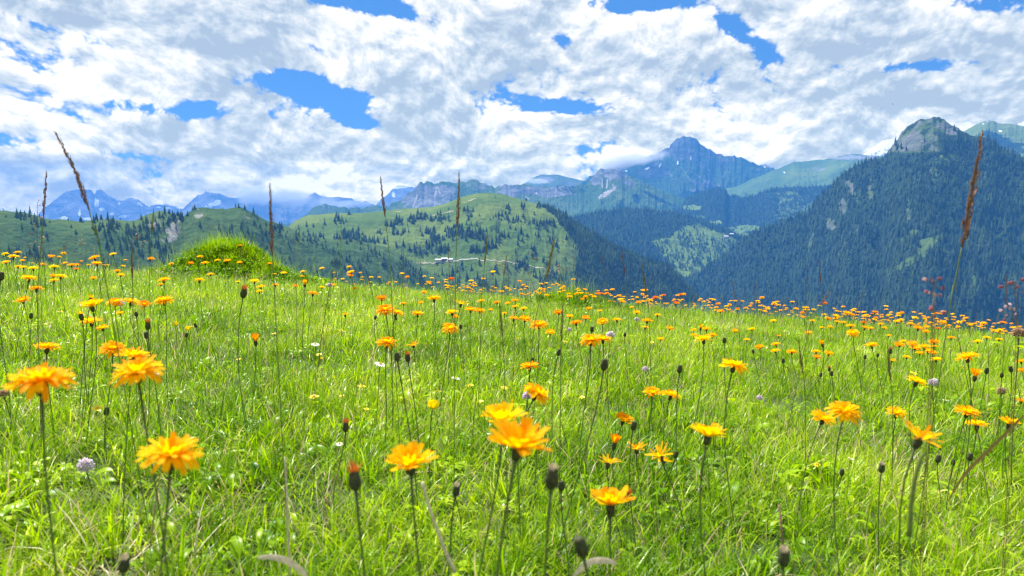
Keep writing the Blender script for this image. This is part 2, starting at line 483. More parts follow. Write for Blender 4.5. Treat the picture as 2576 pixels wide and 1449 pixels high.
GR = Layer('green_ridge', [(1850, 470), (1900, 448), (1948, 428), (1958, 425), (1976, 417), (1998, 407), (2020, 407), (2048, 404), (2098, 397), (2128, 389), (2148, 387), (2168, 388), (2213, 393), (2260, 400), (2340, 420)], 5600, [(0, 0), (500, 170), (1100, 420), (1700, 760)], rough=8, rscale=150, gully=(50, 260), lump=(70, 700), cols=420, rows=170, seed=61)
frst = sstep(-10, 12, GR.py - (480 + 12 * fbm(GR.px / 30, GR.py / 30, 3, 2)) - np.where(GR.px < 1940, 18, 0))
rock = blobs(GR.px, GR.py, [(2150, 396, 60, 7, .7), (2060, 425, 18, 5, .6)], .1)
GR.build(mk_cover(GR, forest=frst, rock=rock, snow=blobs(GR.px, GR.py, [(1973, 434, 2.5, 1.8)])), terrain_mat('ridge_grass', (.065, .125, .022), (.130, .190, .032), s=2.5, bump=2))

# crag and cliffs behind the centre hill
KR = Layer('crag_ridge', [(740, 560), (775, 535), (790, 521), (818, 512), (843, 521), (890, 522), (919, 523), (954, 518), (979, 518), (1004, 502), (1026, 486), (1040, 479), (1047, 468), (1056, 459), (1065, 463), (1072, 455), (1082, 459), (1091, 465), (1107, 457),
     (1129, 460), (1154, 460), (1175, 456), (1193, 450), (1210, 459), (1232, 468), (1246, 473), (1267, 465), (1289, 465), (1314, 464), (1342, 470), (1385, 473), (1420, 469), (1449, 466), (1470, 464), (1488, 450), (1502, 432), (1513, 426), (1545, 424), (1566, 432),
     (1584, 445), (1620, 458), (1650, 474), (1690, 490), (1740, 505), (1790, 522), (1850, 545)], 4600, [(0, 0), (140, 120), (420, 270), (900, 400), (1500, 640)], rough=17, rscale=60, gully=(42, 110), lump=(45, 420), cols=1100, rows=240, seed=71)
n_ = fbm(KR.X / 90, KR.Y / 90, 4, 15)
rock = blobs(KR.px, KR.py, [(1055, 495, 55, 36), (1110, 490, 40, 28, .75), (1300, 478, 60, 16, .75), (1395, 482, 60, 14, .8), (1540, 436, 42, 17, 1), (1500, 450, 20, 14, .9), (1200, 466, 30, 12, .5), (815, 522, 20, 8, .6), (1590, 458, 26, 10, .6)], .1)
rock = np.clip(rock + n_ * .55 * (rock > .05), 0, 1)
scree = blobs(KR.px, KR.py, [(1095, 492, 3, 22, .9, 12), (1105, 480, 2.5, 14, .8, -25), (1045, 505, 3, 18, .8, 20), (1522, 489, 22, 6, 1, -32), (1540, 478, 14, 4, .9, -35), (1515, 462, 3, 12, .8), (1527, 462, 3, 12, .8, 8), (1545, 470, 4, 10, .8, -25), (1327, 498, 9, 2, .8, 35), (1350, 486, 5, 3, .7)], .1)
frst = blobs(KR.px, KR.py, [(1430, 478, 60, 9, .45), (1601, 500, 10, 14, .9), (1560, 520, 20, 5, .5), (1650, 497, 45, 5, .8, 26)], .1)
dry = blobs(KR.px, KR.py, [(1470, 528, 60, 4, .2)], 0)
KR.build(mk_cover(KR, rock=rock, scree=np.maximum(scree, dry), forest=frst), terrain_mat('crag_rock', (.060, .120, .020), (.110, .165, .030), rock=(.24, .24, .25), rock2=(.09, .10, .11), scree=(.36, .33, .31), s=1.6, bump=2))

QM = Layer('grassy_summit', [(2380, 380), (2423, 333), (2440, 322), (2453, 315), (2470, 307), (2485, 299), (2497, 304), (2508, 310), (2538, 311), (2576, 318), (2660, 345)], 4200, [(0, 0), (400, 190), (1000, 600)], rough=8, rscale=60, gully=(22, 90), lump=(35, 350), cols=260, rows=130, seed=81)
frst = blobs(QM.px, QM.py, [(2520, 356, 60, 16, .8, 20), (2560, 380, 40, 10, .6)], .1)
QM.build(mk_cover(QM, forest=frst, snow=blobs(QM.px, QM.py, [(2516, 330, 4.5, 3), (2473, 312, 3, 1.5)]), rock=blobs(QM.px, QM.py, [(2486, 303, 9, 5, .9)])), terrain_mat('summit_grass', (.10, .16, .04), (.13, .18, .05), s=1.6, bump=1.5))

VF = Layer('valley_slope', [(1600, 580), (1650, 552), (1700, 536), (1720, 512), (1730, 496), (1760, 487), (1790, 476), (1824, 474), (1834, 492), (1870, 496), (1905, 491), (1925, 480), (1950, 473), (2051, 470), (2150, 462), (2250, 462)], 4100, [(0, 0), (400, 190), (1000, 420)], rough=6, rscale=80, gully=(28, 130), lump=(40, 400), cols=420, rows=150, seed=91)
VFC = [(1850, 590, 45, 14, 1, 15), (1882, 575, 28, 9, 1), (1800, 560, 18, 6, .6), (1742, 522, 24, 6, .8), (2000, 520, 60, 40, .32), (1990, 560, 18, 8, .4), (1760, 545, 20, 5, .4)]
vf_clear = blobs(VF.px, VF.py, VFC, .1)
VF.build(mk_cover(VF, forest=np.clip(1.0 - vf_clear * 1.4, 0, 1)), terrain_mat('valley_floor', (.12, .19, .03), (.15, .22, .04), s=1.4, bump=1.5))

MH = Layer('forested_spur', [(1340, 600), (1380, 560), (1413, 548), (1450, 545), (1500, 533), (1560, 528), (1620, 526), (1700, 535), (1740, 548), (1800, 566), (1860, 590), (1900, 620), (1960, 680)], 3000, [(0, 0), (300, 120), (700, 300), (1100, 480)], rough=5, rscale=80, gully=(16, 90), lump=(26, 300), cols=420, rows=150, seed=101)
mh_thin = in_poly(MH.px, MH.py, [(1640, 606), (1690, 592), (1720, 566), (1760, 562), (1790, 578), (1850, 598), (1866, 612), (1835, 645), (1780, 686), (1735, 690), (1700, 668), (1660, 635)]) * 1.0
mh_clear = blobs(MH.px, MH.py, [(1800, 590, 45, 8, 1, 15), (1745, 582, 26, 12, .8, 20), (1715, 686, 32, 8, 1, 20), (1730, 600, 40, 14, .5)], .1)
MH.build(mk_cover(MH, forest=np.clip(1 - mh_thin * (.62 + .5 * fbm(MH.X / 60, MH.Y / 60, 3, 84)) - mh_clear, 0, 1)), terrain_mat('spur_grass', (.105, .17, .03), (.13, .195, .035), s=1.2, bump=1.2))

# the big forested mountain at the right
RM = Layer('forested_mountain', [(1640, 790), (1720, 722), (1746, 702), (1770, 680), (1817, 644), (1852, 616), (1888, 588), (1923, 574), (1994, 549), (2030, 533), (2065, 492), (2101, 460), (2113, 445), (2148, 419), (2188, 406), (2223, 398), (2238, 376), (2255, 358), (2268, 335), (2283, 320),
     (2308, 305), (2338, 300), (2363, 295), (2378, 300), (2393, 315), (2413, 328), (2438, 338), (2488, 347), (2513, 367), (2548, 390), (2576, 396), (2700, 430)], lambda a: 2150 + 300 * np.clip((.6 - a) / .5, 0, 1), [(0, 0), (160, 120), (500, 340), (900, 590), (1200, 700)], rough=9, rscale=40, gully=(30, 95), lump=(34, 300), cols=900, rows=300, seed=111)
n_ = fbm(RM.X / 60, RM.Y / 60, 4, 25)
rm_rock = blobs(RM.px, RM.py, [(2320, 345, 78, 46, 1, -22), (2300, 330, 44, 34), (2370, 325, 40, 26), (2245, 385, 20, 22, .9)], .1)
rm_rock = np.clip(rm_rock * sstep(398, 372, RM.py + 14 * n_) * (.72 + n_ * 1.6), 0, 1)
rm_streak = blobs(RM.px, RM.py, [(2140, 475, 8, 26, .9, -20), (2119, 520, 12, 20, .9), (2090, 562, 14, 18, .8, -10), (2190, 480, 8, 30, .6), (2285, 540, 5, 40, .55), (2040, 608, 5, 26, .6, 15), (2115, 630, 4, 26, .6, 25), (2160, 570, 5, 40, .4, 25), (2160, 500, 7, 24, .5, 5)], .1)
rm_clear = np.maximum(in_poly(RM.px, RM.py, [(2243, 688), (2262, 662), (2300, 640), (2310, 612), (2335, 598), (2368, 588), (2366, 606), (2340, 622), (2330, 640), (2300, 660), (2275, 672)]) * 1.0, blobs(RM.px, RM.py, [(2290, 590, 30, 6, .8, -35), (2375, 400, 40, 14, .55, -20), (2350, 440, 10, 30, .5, -10), (2450, 700, 6, 30, .5)], .1))
RM.build(mk_cover(RM, rock=np.maximum(rm_rock, rm_streak * (.75 + .6 * n_)), forest=np.clip(1 - rm_rock * 1.3 - rm_streak - rm_clear, 0, 1), scree=rm_streak * .35), terrain_mat('mountain_cover', (.055, .105, .022), (.09, .14, .03), rock=(.15, .155, .15), rock2=(.085, .10, .09), scree=(.17, .17, .15), s=1., bump=1.3))

# green hill in the centre
CH = Layer('green_hill', [(690, 600), (725, 570), (743, 555), (775, 541), (804, 540), (843, 536), (908, 536), (979, 529), (1036, 524), (1086, 521), (1122, 512), (1157, 497), (1193, 487), (1228, 485), (1264, 489), (1299, 498), (1335, 509), (1363, 516), (1388, 525), (1413, 536), (1442, 557),
     (1477, 580), (1513, 600), (1548, 621), (1619, 653), (1673, 667), (1698, 682), (1719, 706), (1739, 728), (1800, 780)], 1700, [(0, 0), (89, 19), (244, 81), (458, 185), (517, 198), (636, 222), (813, 296)], rough=1.1, rscale=37, gully=(12, 74), lump=(23, 214), cols=900, rows=260, seed=121)
C_FOREST = [(1362, 516), (1392, 522), (1413, 534), (1442, 555), (1477, 578), (1548, 618), (1619, 650), (1673, 664), (1698, 680), (1740, 726), (1760, 760), (1445, 760), (1447, 690), (1455, 640), (1448, 610), (1432, 590), (1420, 575), (1402, 560), (1400, 545), (1380, 533)]
C_CL = [(1050, 550, 26, 12, 1), (1004, 560, 13, 8, 1), (987, 570, 8, 6, 1), (1111, 550, 26, 9, .9), (1098, 541, 10, 4, .6), (1175, 532, 13, 7, .9), (1180, 545, 8, 8, .7), (1281, 524, 7, 5, 1), (1315, 523, 6, 5, .9), (1356, 521, 8, 5, 1), (1335, 557, 16, 12, .7), (1365, 570, 34, 9, .8, -10), (1274, 550, 45, 14, .4), (1207, 592, 32, 12, .9),
        (1152, 590, 26, 18, 1), (1135, 582, 14, 10, .9), (1086, 606, 34, 12, .8), (1064, 628, 40, 13, 1), (1110, 632, 30, 10, .9), (1240, 610, 36, 12, .7), (1264, 596, 62, 26, .35), (1205, 630, 28, 10, .9), (1240, 622, 18, 8, .8), (936, 642, 18, 12, 1), (884, 593, 26, 12, 1), (951, 589, 14, 5, .8), (1000, 620, 26, 6, .5), (1157, 674, 30, 12, .8),
        (1215, 705, 34, 8, .9), (1299, 671, 30, 12, .8), (1250, 680, 20, 10, .5), (1345, 640, 10, 16, .6), (1403, 628, 6, 14, .6), (920, 610, 40, 12, .7), (860, 560, 20, 6, .4), (882, 600, 30, 8, .8), (1000, 585, 30, 8, .4), (1070, 585, 30, 8, .4), (1330, 690, 30, 14, .6), (1390, 700, 40, 14, .8), (1110, 700, 60, 12, .6), (1170, 720, 200, 10, .7),
        (900, 650, 50, 20, .4), (1010, 660, 30, 12, .5), (1380, 600, 30, 14, .2), (1200, 560, 30, 12, .3), (1290, 600, 30, 18, .3), (770, 575, 30, 9, .3), (800, 600, 40, 9, .5), (1330, 505, 8, 3, .6), (1240, 498, 20, 2, .3)]
c_f = in_poly(CH.px, CH.py, C_FOREST) * 1.0
c_cl = blobs(CH.px, CH.py, C_CL, .1)
path_sc = blobs(CH.px, CH.py, [(1120, 535, 50, 2, .5, -12), (1030, 530, 60, 1.8, .4, -4), (1040, 660, 60, 4, .4), (1180, 505, 20, 2, .5, -20), (1000, 640, 10, 3, .5)], 0)
CH.build(mk_cover(CH, forest=np.maximum(c_f, np.clip(c_cl - .35, 0, .52)), scree=path_sc, rock=0), terrain_mat('hill_grass', (.058, .112, .012), (.110, .160, .022), scree=(.30, .27, .17), s=.75, bump=.7))

# wooded ridge at the left
LR = Layer('wooded_ridge', [(-60, 524), (0, 531), (64, 536), (107, 548), (149, 553), (192, 556), (231, 554), (270, 553), (313, 554), (341, 553), (359, 543), (377, 538), (402, 531), (419, 534), (441, 540), (462, 545), (476, 532), (494, 523), (512, 523), (540, 525), (569, 527), (587, 522), (601, 521), (619, 527),
     (647, 543), (675, 556), (697, 562), (725, 572), (746, 585), (782, 597), (837, 602), (900, 606), (962, 619), (1000, 636), (1036, 660), (1093, 692), (1150, 725), (1200, 770)], lambda a: 1250 + 180 * np.clip((a + .2) / .3, -1, 1), [(0, 0), (45, 16), (190, 110), (370, 213), (590, 330)], rough=2.6, rscale=25, gully=(15, 55), lump=(16, 147), cols=900, rows=260, seed=131)
n_ = fbm(LR.X / 45, LR.Y / 45, 4, 35)
lr_rock = blobs(LR.px, LR.py, [(425, 592, 30, 20, .9), (385, 565, 24, 14, .6), (440, 565, 16, 18, .8), (500, 540, 12, 14, .8, 20), (300, 620, 40, 14, .5), (262, 592, 30, 8, .45), (620, 545, 10, 10, .6, 40)], .1)
lr_rock = np.clip(lr_rock * (.7 + 1.4 * n_), 0, 1)
LR.build(mk_cover(LR, rock=lr_rock), terrain_mat('ridge_cover', (.035, .080, .012), (.065, .115, .020), rock=(.30, .29, .27), rock2=(.09, .10, .08), s=.7, bump=.8))


# ------------------------------------------------------------------ spruces
def foliage_mat(name, c0, c1, trans=.15):
    m, n, out = new_mat(name)
    oi = n.add('ShaderNodeObjectInfo')
    geo = n.add('ShaderNodeNewGeometry')
    nz = n.add('ShaderNodeTexNoise', ins={'Vector': geo.outputs['Position'], 'Scale': .9, 'Detail': 2.0}).outputs['Fac']
    mp_ = n.add('ShaderNodeMapping', ins={0: geo.outputs['Position'], 3: (1, 1, .35)}).outputs[0]
    n2 = n.add('ShaderNodeTexNoise', ins={'Vector': mp_, 'Scale': .022, 'Detail': 3.0}).outputs['Fac']
    f = n.math('ADD', n.math('MULTIPLY', oi.outputs['Random'], .45), n.math('ADD', n.math('MULTIPLY', nz, .3), n.maprange(n2, .42, .68, -.15, .55)), clamp=True)
    c = n.mix(f, (*c0, 1), (*c1, 1))
    b = n.add('ShaderNodeBsdfPrincipled', ins={'Base Color': c, 'Roughness': .8, 'Specular IOR Level': .2})
    n.l.new(b.outputs[0], out.inputs[0])
    return m


def bark_mat(name, c):
    m, n, out = new_mat(name)
    nz = n.add('ShaderNodeTexNoise', ins={'Scale': 3.0, 'Detail': 4.0}).outputs['Fac']
    cc = n.mix(nz, (*[v * .6 for v in c], 1), (*[v * 1.3 for v in c], 1))
    b = n.add('ShaderNodeBsdfPrincipled', ins={'Base Color': cc, 'Roughness': .9})
    n.l.new(b.outputs[0], out.inputs[0])
    return m


M_SPRUCE = foliage_mat('spruce_needles', (.011, .036, .018), (.090, .155, .042))
M_BARK = bark_mat('spruce_bark', (.10, .075, .055))


def spruce_mesh(name, seed, H=20., W=3.4, tiers=11):
    r = random.Random(seed)
    V = []; Fc = []; mi = []

    def ring(z, rad, n, jit=0, droop=0, ph=0):
        i0 = len(V)
        for k in range(n):
            a = 2 * math.pi * (k + ph) / n
            rr = rad * (1 + r.uniform(-jit, jit)) * (1.0 if k % 2 == 0 else .62)
            V.append((rr * math.cos(a), rr * math.sin(a), z + r.uniform(-.3, .3) * jit * 2 - (droop if k % 2 == 0 else 0)))
        return i0
    # trunk
    n = 6
    b0 = len(V)
    for k in range(n): V.append((.32 * math.cos(k * math.pi / 3), .32 * math.sin(k * math.pi / 3), -1.5))
    for k in range(n): V.append((.12 * math.cos(k * math.pi / 3), .12 * math.sin(k * math.pi / 3), H * .7))
    for k in range(n):
        Fc.append((b0 + k, b0 + (k + 1) % n, b0 + n + (k + 1) % n, b0 + n + k)); mi.append(1)
    for t in range(tiers):
        f = t / (tiers - 1)
        z = H * (.07 + .85 * f)
        rad = W * (1 - f) ** .85 * (1 + r.uniform(-.16, .16)) + .25
        m_ = 12
        o = ring(z, rad, m_, .22, .10 * rad + .5, r.random())
        V.append((r.uniform(-.1, .1), r.uniform(-.1, .1), z + H * .085 * (1.7 - f)))
        ap = len(V) - 1
        for k in range(m_):
            Fc.append((o + k, o + (k + 1) % m_, ap)); mi.append(0)
    V.append((0, 0, H)); tp = len(V) - 1
    o = ring(H * .9, .3, 4)
    for k in range(4): Fc.append((o + k, o + (k + 1) % 4, tp)); mi.append(0)
    me = bpy.data.meshes.new(name)
    me.from_pydata(V, [], Fc)
    me.materials.append(M_SPRUCE); me.materials.append(M_BARK)
    me.polygons.foreach_set('material_index', mi)
    me.update()
    return me


SPR = [spruce_mesh('spruce_tree', 5 + i, 20, [3.8, 4.6, 3.4, 5.2, 4.2][i], [10, 12, 11, 9, 12][i]) for i in range(5)]


def instancer(name, protos, P, S, Rz, tilt=None, idx=None):
    """one 'stuff' object: points that carry copies of the given meshes (geometry nodes)"""
    me = bpy.data.meshes.new(name)
    P = np.asarray(P, np.float32)
    me.vertices.add(len(P)); me.vertices.foreach_set('co', P.ravel())
    rot = np.zeros((len(P), 3), np.float32); rot[:, 2] = Rz
    if tilt is not None: rot[:, :2] = tilt
    S = np.asarray(S, np.float32)
    if S.ndim == 1: S = np.stack([S, S, S], 1)
    idx = rng.integers(0, len(protos), len(P)) if idx is None else idx
    for nm, ty, key, A in (('rot', 'FLOAT_VECTOR', 'vector', rot), ('scl', 'FLOAT_VECTOR', 'vector', S), ('idx', 'INT', 'value', np.asarray(idx, np.int32))):
        at = me.attributes.new(nm, ty, 'POINT'); at.data.foreach_set(key, A.ravel())
    o = bpy.data.objects.new(name, me); col.objects.link(o)
    # meshes are brought in through a hidden source collection (it is not linked to the scene)
    sc_ = bpy.data.collections.new(name + '_sources')
    for i, p in enumerate(protos):
        po = bpy.data.objects.new('%s_source_%02d' % (name, i), p) if isinstance(p, bpy.types.Mesh) else p
        sc_.objects.link(po)
    g = bpy.data.node_groups.new(name, 'GeometryNodeTree')
    g.interface.new_socket('Geometry', in_out='INPUT', socket_type='NodeSocketGeometry')
    g.interface.new_socket('Geometry', in_out='OUTPUT', socket_type='NodeSocketGeometry')
    N = g.nodes; Lk = g.links
    gi = N.new('NodeGroupInput'); go = N.new('NodeGroupOutput')
    ci = N.new('GeometryNodeCollectionInfo'); ci.inputs[0].default_value = sc_
    ci.inputs['Separate Children'].default_value = True; ci.inputs['Reset Children'].default_value = True
    ip = N.new('GeometryNodeInstanceOnPoints'); ip.inputs['Pick Instance'].default_value = True

    def attr(nm, dt):
        a = N.new('GeometryNodeInputNamedAttribute'); a.data_type = dt; a.inputs[0].default_value = nm
        return [s for s in a.outputs if s.enabled and s.name == 'Attribute'][0]
    Lk.new(gi.outputs[0], ip.inputs['Points']); Lk.new(ci.outputs[0], ip.inputs['Instance'])
    Lk.new(attr('idx', 'INT'), ip.inputs['Instance Index'])
    e2r = N.new('FunctionNodeEulerToRotation')
    Lk.new(attr('rot', 'FLOAT_VECTOR'), e2r.inputs[0]); Lk.new(e2r.outputs[0], ip.inputs['Rotation'])
    Lk.new(attr('scl', 'FLOAT_VECTOR'), ip.inputs['Scale'])
    Lk.new(ip.outputs[0], go.inputs[0])
    md = o.modifiers.new('scatter', 'NODES'); md.node_group = g
    o['kind'] = 'stuff'
    return o


def meadow_edge(px):                       # screen row of the meadow's crest, to cull what it hides
    return np.interp(px, [0, 400, 900, 1288, 1700, 2200, 2576], [650, 650, 690, 720, 745, 790, 815])


def tree_spots(L, spacing, density, hscale=(.7, 1.15), cull=18):
    pad = 0
    xs = L.X; x0, x1, y0, y1 = xs.min(), xs.max(), L.Y.min(), L.Y.max()
    gx, gy = np.meshgrid(np.arange(x0, x1, spacing), np.arange(y0, y1, spacing))
    gx = gx.ravel() + rng.uniform(-.5, .5, gx.size) * spacing; gy = gy.ravel() + rng.uniform(-.5, .5, gy.size) * spacing
    z = L.height(gx, gy)
    ok = ~np.isnan(z)
    gx, gy, z = gx[ok], gy[ok], z[ok]
    px, py = project(gx, gy, z)
    a = np.arctan2(gx, gy)
    Rr = L.R(a) if callable(L.R) else L.R
    back = np.hypot(gx, gy) - Rr
    ok = (px > -160) & (px < 2740) & (py < meadow_edge(px) + cull) & (back < 60)
    gx, gy, z, px, py = gx[ok], gy[ok], z[ok], px[ok], py[ok]
    den = density(px, py, gx, gy)
    ok = rng.random(len(gx)) < den
    gx, gy, z, px, py, den = gx[ok], gy[ok], z[ok], px[ok], py[ok], den[ok]
    s = rng.uniform(hscale[0], hscale[1], len(gx)) * (.85 + .15 * rng.random(len(gx)))
    return np.stack([gx, gy, z, s, px, py], 1)


def den_CH(px, py, x, y):
    d = in_poly(px, py, C_FOREST) * .95
    c = blobs(px, py, C_CL, .1)
    n = sstep(-.35, .25, fbm(x / 30, y / 30, 3, 77))
    d = np.maximum(d, c * (.25 + .75 * n) * .9)
    d = np.maximum(d, .012 * sstep(515, 560, py))
    return d


def den_LR(px, py, x, y):
    n = fbm(x / 55, y / 55, 4, 78)
    d = sstep(-.12, .32, n) * .8
    open_ = blobs(px, py, [(560, 545, 90, 22, .9), (640, 575, 60, 22, .8, 25), (40, 560, 60, 12, .5), (760, 640, 90, 26, .8, 15), (860, 620, 60, 14, .7, 10), (100, 580, 60, 14, .45), (30, 600, 50, 10, .5), (470, 560, 30, 10, .5)], .1)
    d = d * (1 - open_)
    d = np.maximum(d, blobs(px, py, [(385, 585, 40, 16, .9), (420, 620, 50, 12, .9), (300, 575, 40, 10, .7), (440, 550, 18, 10, .8), (700, 600, 50, 10, .4, 20), (880, 600, 30, 8, .8), (940, 640, 30, 12, .7), (1010, 680, 60, 12, .8), (760, 610, 30, 6, .6), (130, 600, 40, 14, .7), (260, 620, 60, 12, .8), (900, 660, 60, 14, .6)], .1) * sstep(-.4, .2, n))
    return np.clip(d * (1 - .8 * blobs(px, py, [(425, 592, 22, 14, .9)])), .01, 1)


def den_RM(px, py, x, y):
    n = fbm(x / 40, y / 40, 4, 79)
    d = .55 + .9 * n + .45
    rockc = blobs(px, py, [(2320, 345, 78, 46, 1, -22), (2300, 330, 44, 34), (2370, 325, 40, 26), (2245, 385, 20, 22, .9)], .1)
    st = blobs(px, py, [(2140, 475, 8, 26, .9, -20), (2119, 520, 12, 20, .9), (2090, 562, 14, 18, .8, -10), (2190, 480, 8, 30, .6), (2285, 540, 5, 40, .7), (2040, 608, 5, 26, .8, 15), (2115, 630, 4, 26, .8, 25), (2160, 570, 5, 40, .6, 25), (2160, 500, 7, 24, .7, 5), (2375, 400, 40, 14, .75, -20), (2350, 440, 10, 30, .6, -10), (2450, 700, 6, 30, .7), (2290, 590, 30, 6, .8, -35)], .1)
    cl = in_poly(px, py, [(2243, 688), (2262, 662), (2300, 640), (2310, 612), (2335, 598), (2368, 588), (2366, 606), (2340, 622), (2330, 640), (2300, 660), (2275, 672)])
    rockc = np.where(py < 350, 1.07, rockc)
    return np.clip(d, 0, 1) * np.clip(1 - rockc * .93, 0, 1) * (1 - st) * (1 - cl * .9)


def den_MH(px, py, x, y):
    n = fbm(x / 50, y / 50, 3, 80)
    thin = in_poly(px, py, [(1640, 606), (1690, 592), (1720, 566), (1760, 562), (1790, 578), (1850, 598), (1866, 612), (1835, 645), (1780, 686), (1735, 690), (1700, 668), (1660, 635)])
    d = np.where(thin, .42 + .7 * n, .9)
    return np.clip(d * (1 - blobs(px, py, [(1800, 590, 45, 8, 1, 15), (1745, 582, 26, 12, .8, 20), (1715, 686, 32, 8, 1, 20)], .1)), 0, 1)


def den_VF(px, py, x, y):
    cl = blobs(px, py, VFC, .1)
    return np.clip(.95 - cl + .3 * fbm(x / 60, y / 60, 3, 82), 0, 1)


def den_KR(px, py, x, y):
    d = blobs(px, py, [(1430, 478, 60, 9, .35), (1601, 500, 10, 14, .9), (1560, 520, 20, 5, .5), (1650, 497, 45, 5, .8, 26), (1640, 526, 40, 5, .6), (1400, 520, 60, 5, .5), (1490, 505, 50, 6, .2), (1420, 500, 40, 6, .3)], .1)
    return d


def den_GR(px, py, x, y):
    return .85 * sstep(-10, 12, py - 480 - np.where(px < 1960, (1960 - px) * .12, 0) - 14 * fbm(px / 30, py / 30, 3, 2))


T_CH = tree_spots(CH, 6.3, den_CH, (.42, .88)); T_LR = tree_spots(LR, 6.6, den_LR, (.26, .64)); T_RM = tree_spots(RM, 9.0, den_RM, (.65, 1.15))
T_MH = tree_spots(MH, 11., den_MH); T_VF = tree_spots(VF, 13., den_VF); T_KR = tree_spots(KR, 14., den_KR); T_GR = tree_spots(GR, 17., den_GR, (.6, 1.))
T_QM = tree_spots(QM, 14., lambda px, py, x, y: blobs(px, py, [(2520, 356, 60, 16, .6, 20), (2560, 385, 50, 10, .5)], .1), (.6, .9))
print('trees', [len(t) for t in (T_CH, T_LR, T_RM, T_MH, T_VF, T_KR, T_GR, T_QM)])

# ground sheet far below, out to the horizon
gx = np.linspace(-12000, 12000, 60); gy = np.linspace(-4000, 11800, 60)
GX, GY = np.meshgrid(gx, gy)
GZ = -900 + 30 * fbm(GX / 3000, GY / 3000, 3, 9)
me = np_mesh('valley_ground', np.stack([GX, GY, GZ], -1).reshape(-1, 3), grid_faces(60, 60), True, {'cover': np.tile([0, 1, 0, 0], (3600, 1))})
vg = link_mesh('valley_ground', me, [CH.obj.data.materials[0]]); vg['kind'] = 'structure'

# haze
m, n, out = new_mat('haze')
pv = n.add('ShaderNodeVolumePrincipled')
pv.inputs['Color'].default_value = (.06, .29, .84, 1)
pv.inputs['Density'].default_value = 1 / HAZE_L
n.l.new(pv.outputs[0], out.inputs['Volume'])
bx = (-12100, 12100, -4100, 11900, -960, HAZE_TOP)
hv = [(bx[i], bx[2 + j], bx[4 + k]) for i in (0, 1) for j in (0, 1) for k in (0, 1)]
me = bpy.data.meshes.new('haze')
me.from_pydata(hv, [], [(0, 1, 3, 2), (4, 6, 7, 5), (0, 4, 5, 1), (2, 3, 7, 6), (0, 2, 6, 4), (1, 5, 7, 3)])
hz_o = link_mesh('haze', me, [m]); tag(hz_o, kind='stuff')


# ------------------------------------------------------------------ the spruces: the 300 that show largest each a tree of its own, the rest one forest
T_ALL = []
for nm, T in (('open', T_CH), ('ridge', T_LR), ('mountain', T_RM), ('spur', T_MH), ('valley', T_VF), ('crag', T_KR), ('green', T_GR), ('summit', T_QM)):
    for t in T: T_ALL.append((nm, *t))
size = np.array([20 * t[4] / math.hypot(t[1], t[2]) for t in T_ALL])
pxs = np.array([t[5] for t in T_ALL]); pys = np.array([t[6] for t in T_ALL])
vis = (pxs > 10) & (pxs < 2566) & (pys < meadow_edge(pxs) - 16)
# trees with open ground in front of them show whole; those inside the wood hide each other
openf = np.ones(len(T_ALL))
cellc = {}
for i, t in enumerate(T_ALL): cellc.setdefault((int(t[5] // 18), int(t[6] // 12)), []).append(i)
for i, t in enumerate(T_ALL): openf[i] = 1.25 if len(cellc[(int(t[5] // 18), int(t[6] // 12))]) < 4 else 1.0
score = np.where(vis, size * openf, 0)
order = np.argsort(-score)
SOLO = set(order[:300].tolist())
SPR_LABEL = {'ridge': ('dark conical spruce standing on the wooded ridge beyond the meadow', 'spruces standing clear on the wooded ridge'),
             'open': ('dark blue-green spruce on the open grass of the rounded centre hill', 'spruces scattered over the centre hill'),
             'mountain': ('spruce in the dense forest of the steep rock-topped mountain', 'spruces of the steep mountain forest'),
             'spur': ('spruce on the wooded spur between centre hill and steep mountain', 'spruces of the wooded spur')}
for i in sorted(SOLO):
    nm, x, y, z, s_, px, py = T_ALL[i]
    o = bpy.data.objects.new('spruce_tree', SPR[i % 5]); col.objects.link(o)
    o.location = (x, y, z - .3); wq = s_ * (1.25 if nm in ('open', 'ridge') else 1.0); o.scale = (wq, wq, s_ * (1 + .2 * ((i * 7) % 5 - 2) / 4)); o.rotation_euler = (0, 0, (i * 2.399) % 6.28)
    lb, gp = SPR_LABEL.get(nm, SPR_LABEL['spur'])
    k_ = .72 if nm in ('open', 'ridge') else 1.0
    T_ = 'tall' if s_ > 1.0 * k_ else 'mid-sized' if s_ > .8 * k_ else 'short'
    if nm == 'mountain':
        zn = next(z_ for ok_, z_ in ((py < 430, 'just under the rocky summit'), (px < 1960, 'on the lowest valley-side slope'), (px < 2080 and py < 600, 'along the mountain skyline edge'), (px < 2200 and py < 600, 'around the grey rock scars'), (px < 2400 and 570 < py < 700, 'around the light-green clearing'),
                                     (px > 2440, 'behind the thickest seed head'), (py > 680, 'low on the slope above the meadow crest'), (True, 'in the middle of the mountain face')) if ok_)
        lb, gp = '%s spruce of the steep mountain forest, %s' % (T_, zn), 'mountain spruces ' + zn
    elif nm == 'open':
        zn = next(z_ for ok_, z_ in ((px < 960, 'on the slope next to the wooded ridge'), (px > 1390, 'along the dark forest edge'), (py < 560, 'near the rounded top'), (py > 655, 'below the gravel track'), (px < 1180, 'above the huts'), (True, 'in the scattered belt of mid slope')) if ok_)
        lb, gp = '%s spruce on the centre hill, %s' % (T_, zn), 'centre hill spruces ' + zn
    elif nm == 'ridge':
        zn = next(z_ for ok_, z_ in ((px < 340, 'uphill of the rock outcrop'), (px < 520, 'around the rock outcrop'), (px < 760, 'behind the grassy hummock'), (True, 'on the falling shoulder')) if ok_)
        lb, gp = '%s spruce on the wooded ridge, %s' % (T_, zn), 'wooded ridge spruces ' + zn
    tag(o, lb, 'spruce tree', gp)
rest = np.array([[*t[1:5], 1.25 if t[0] in ('open', 'ridge') else 1.0] for i, t in enumerate(T_ALL) if i not in SOLO])
var = rng.uniform(.75, 1.25, len(rest))
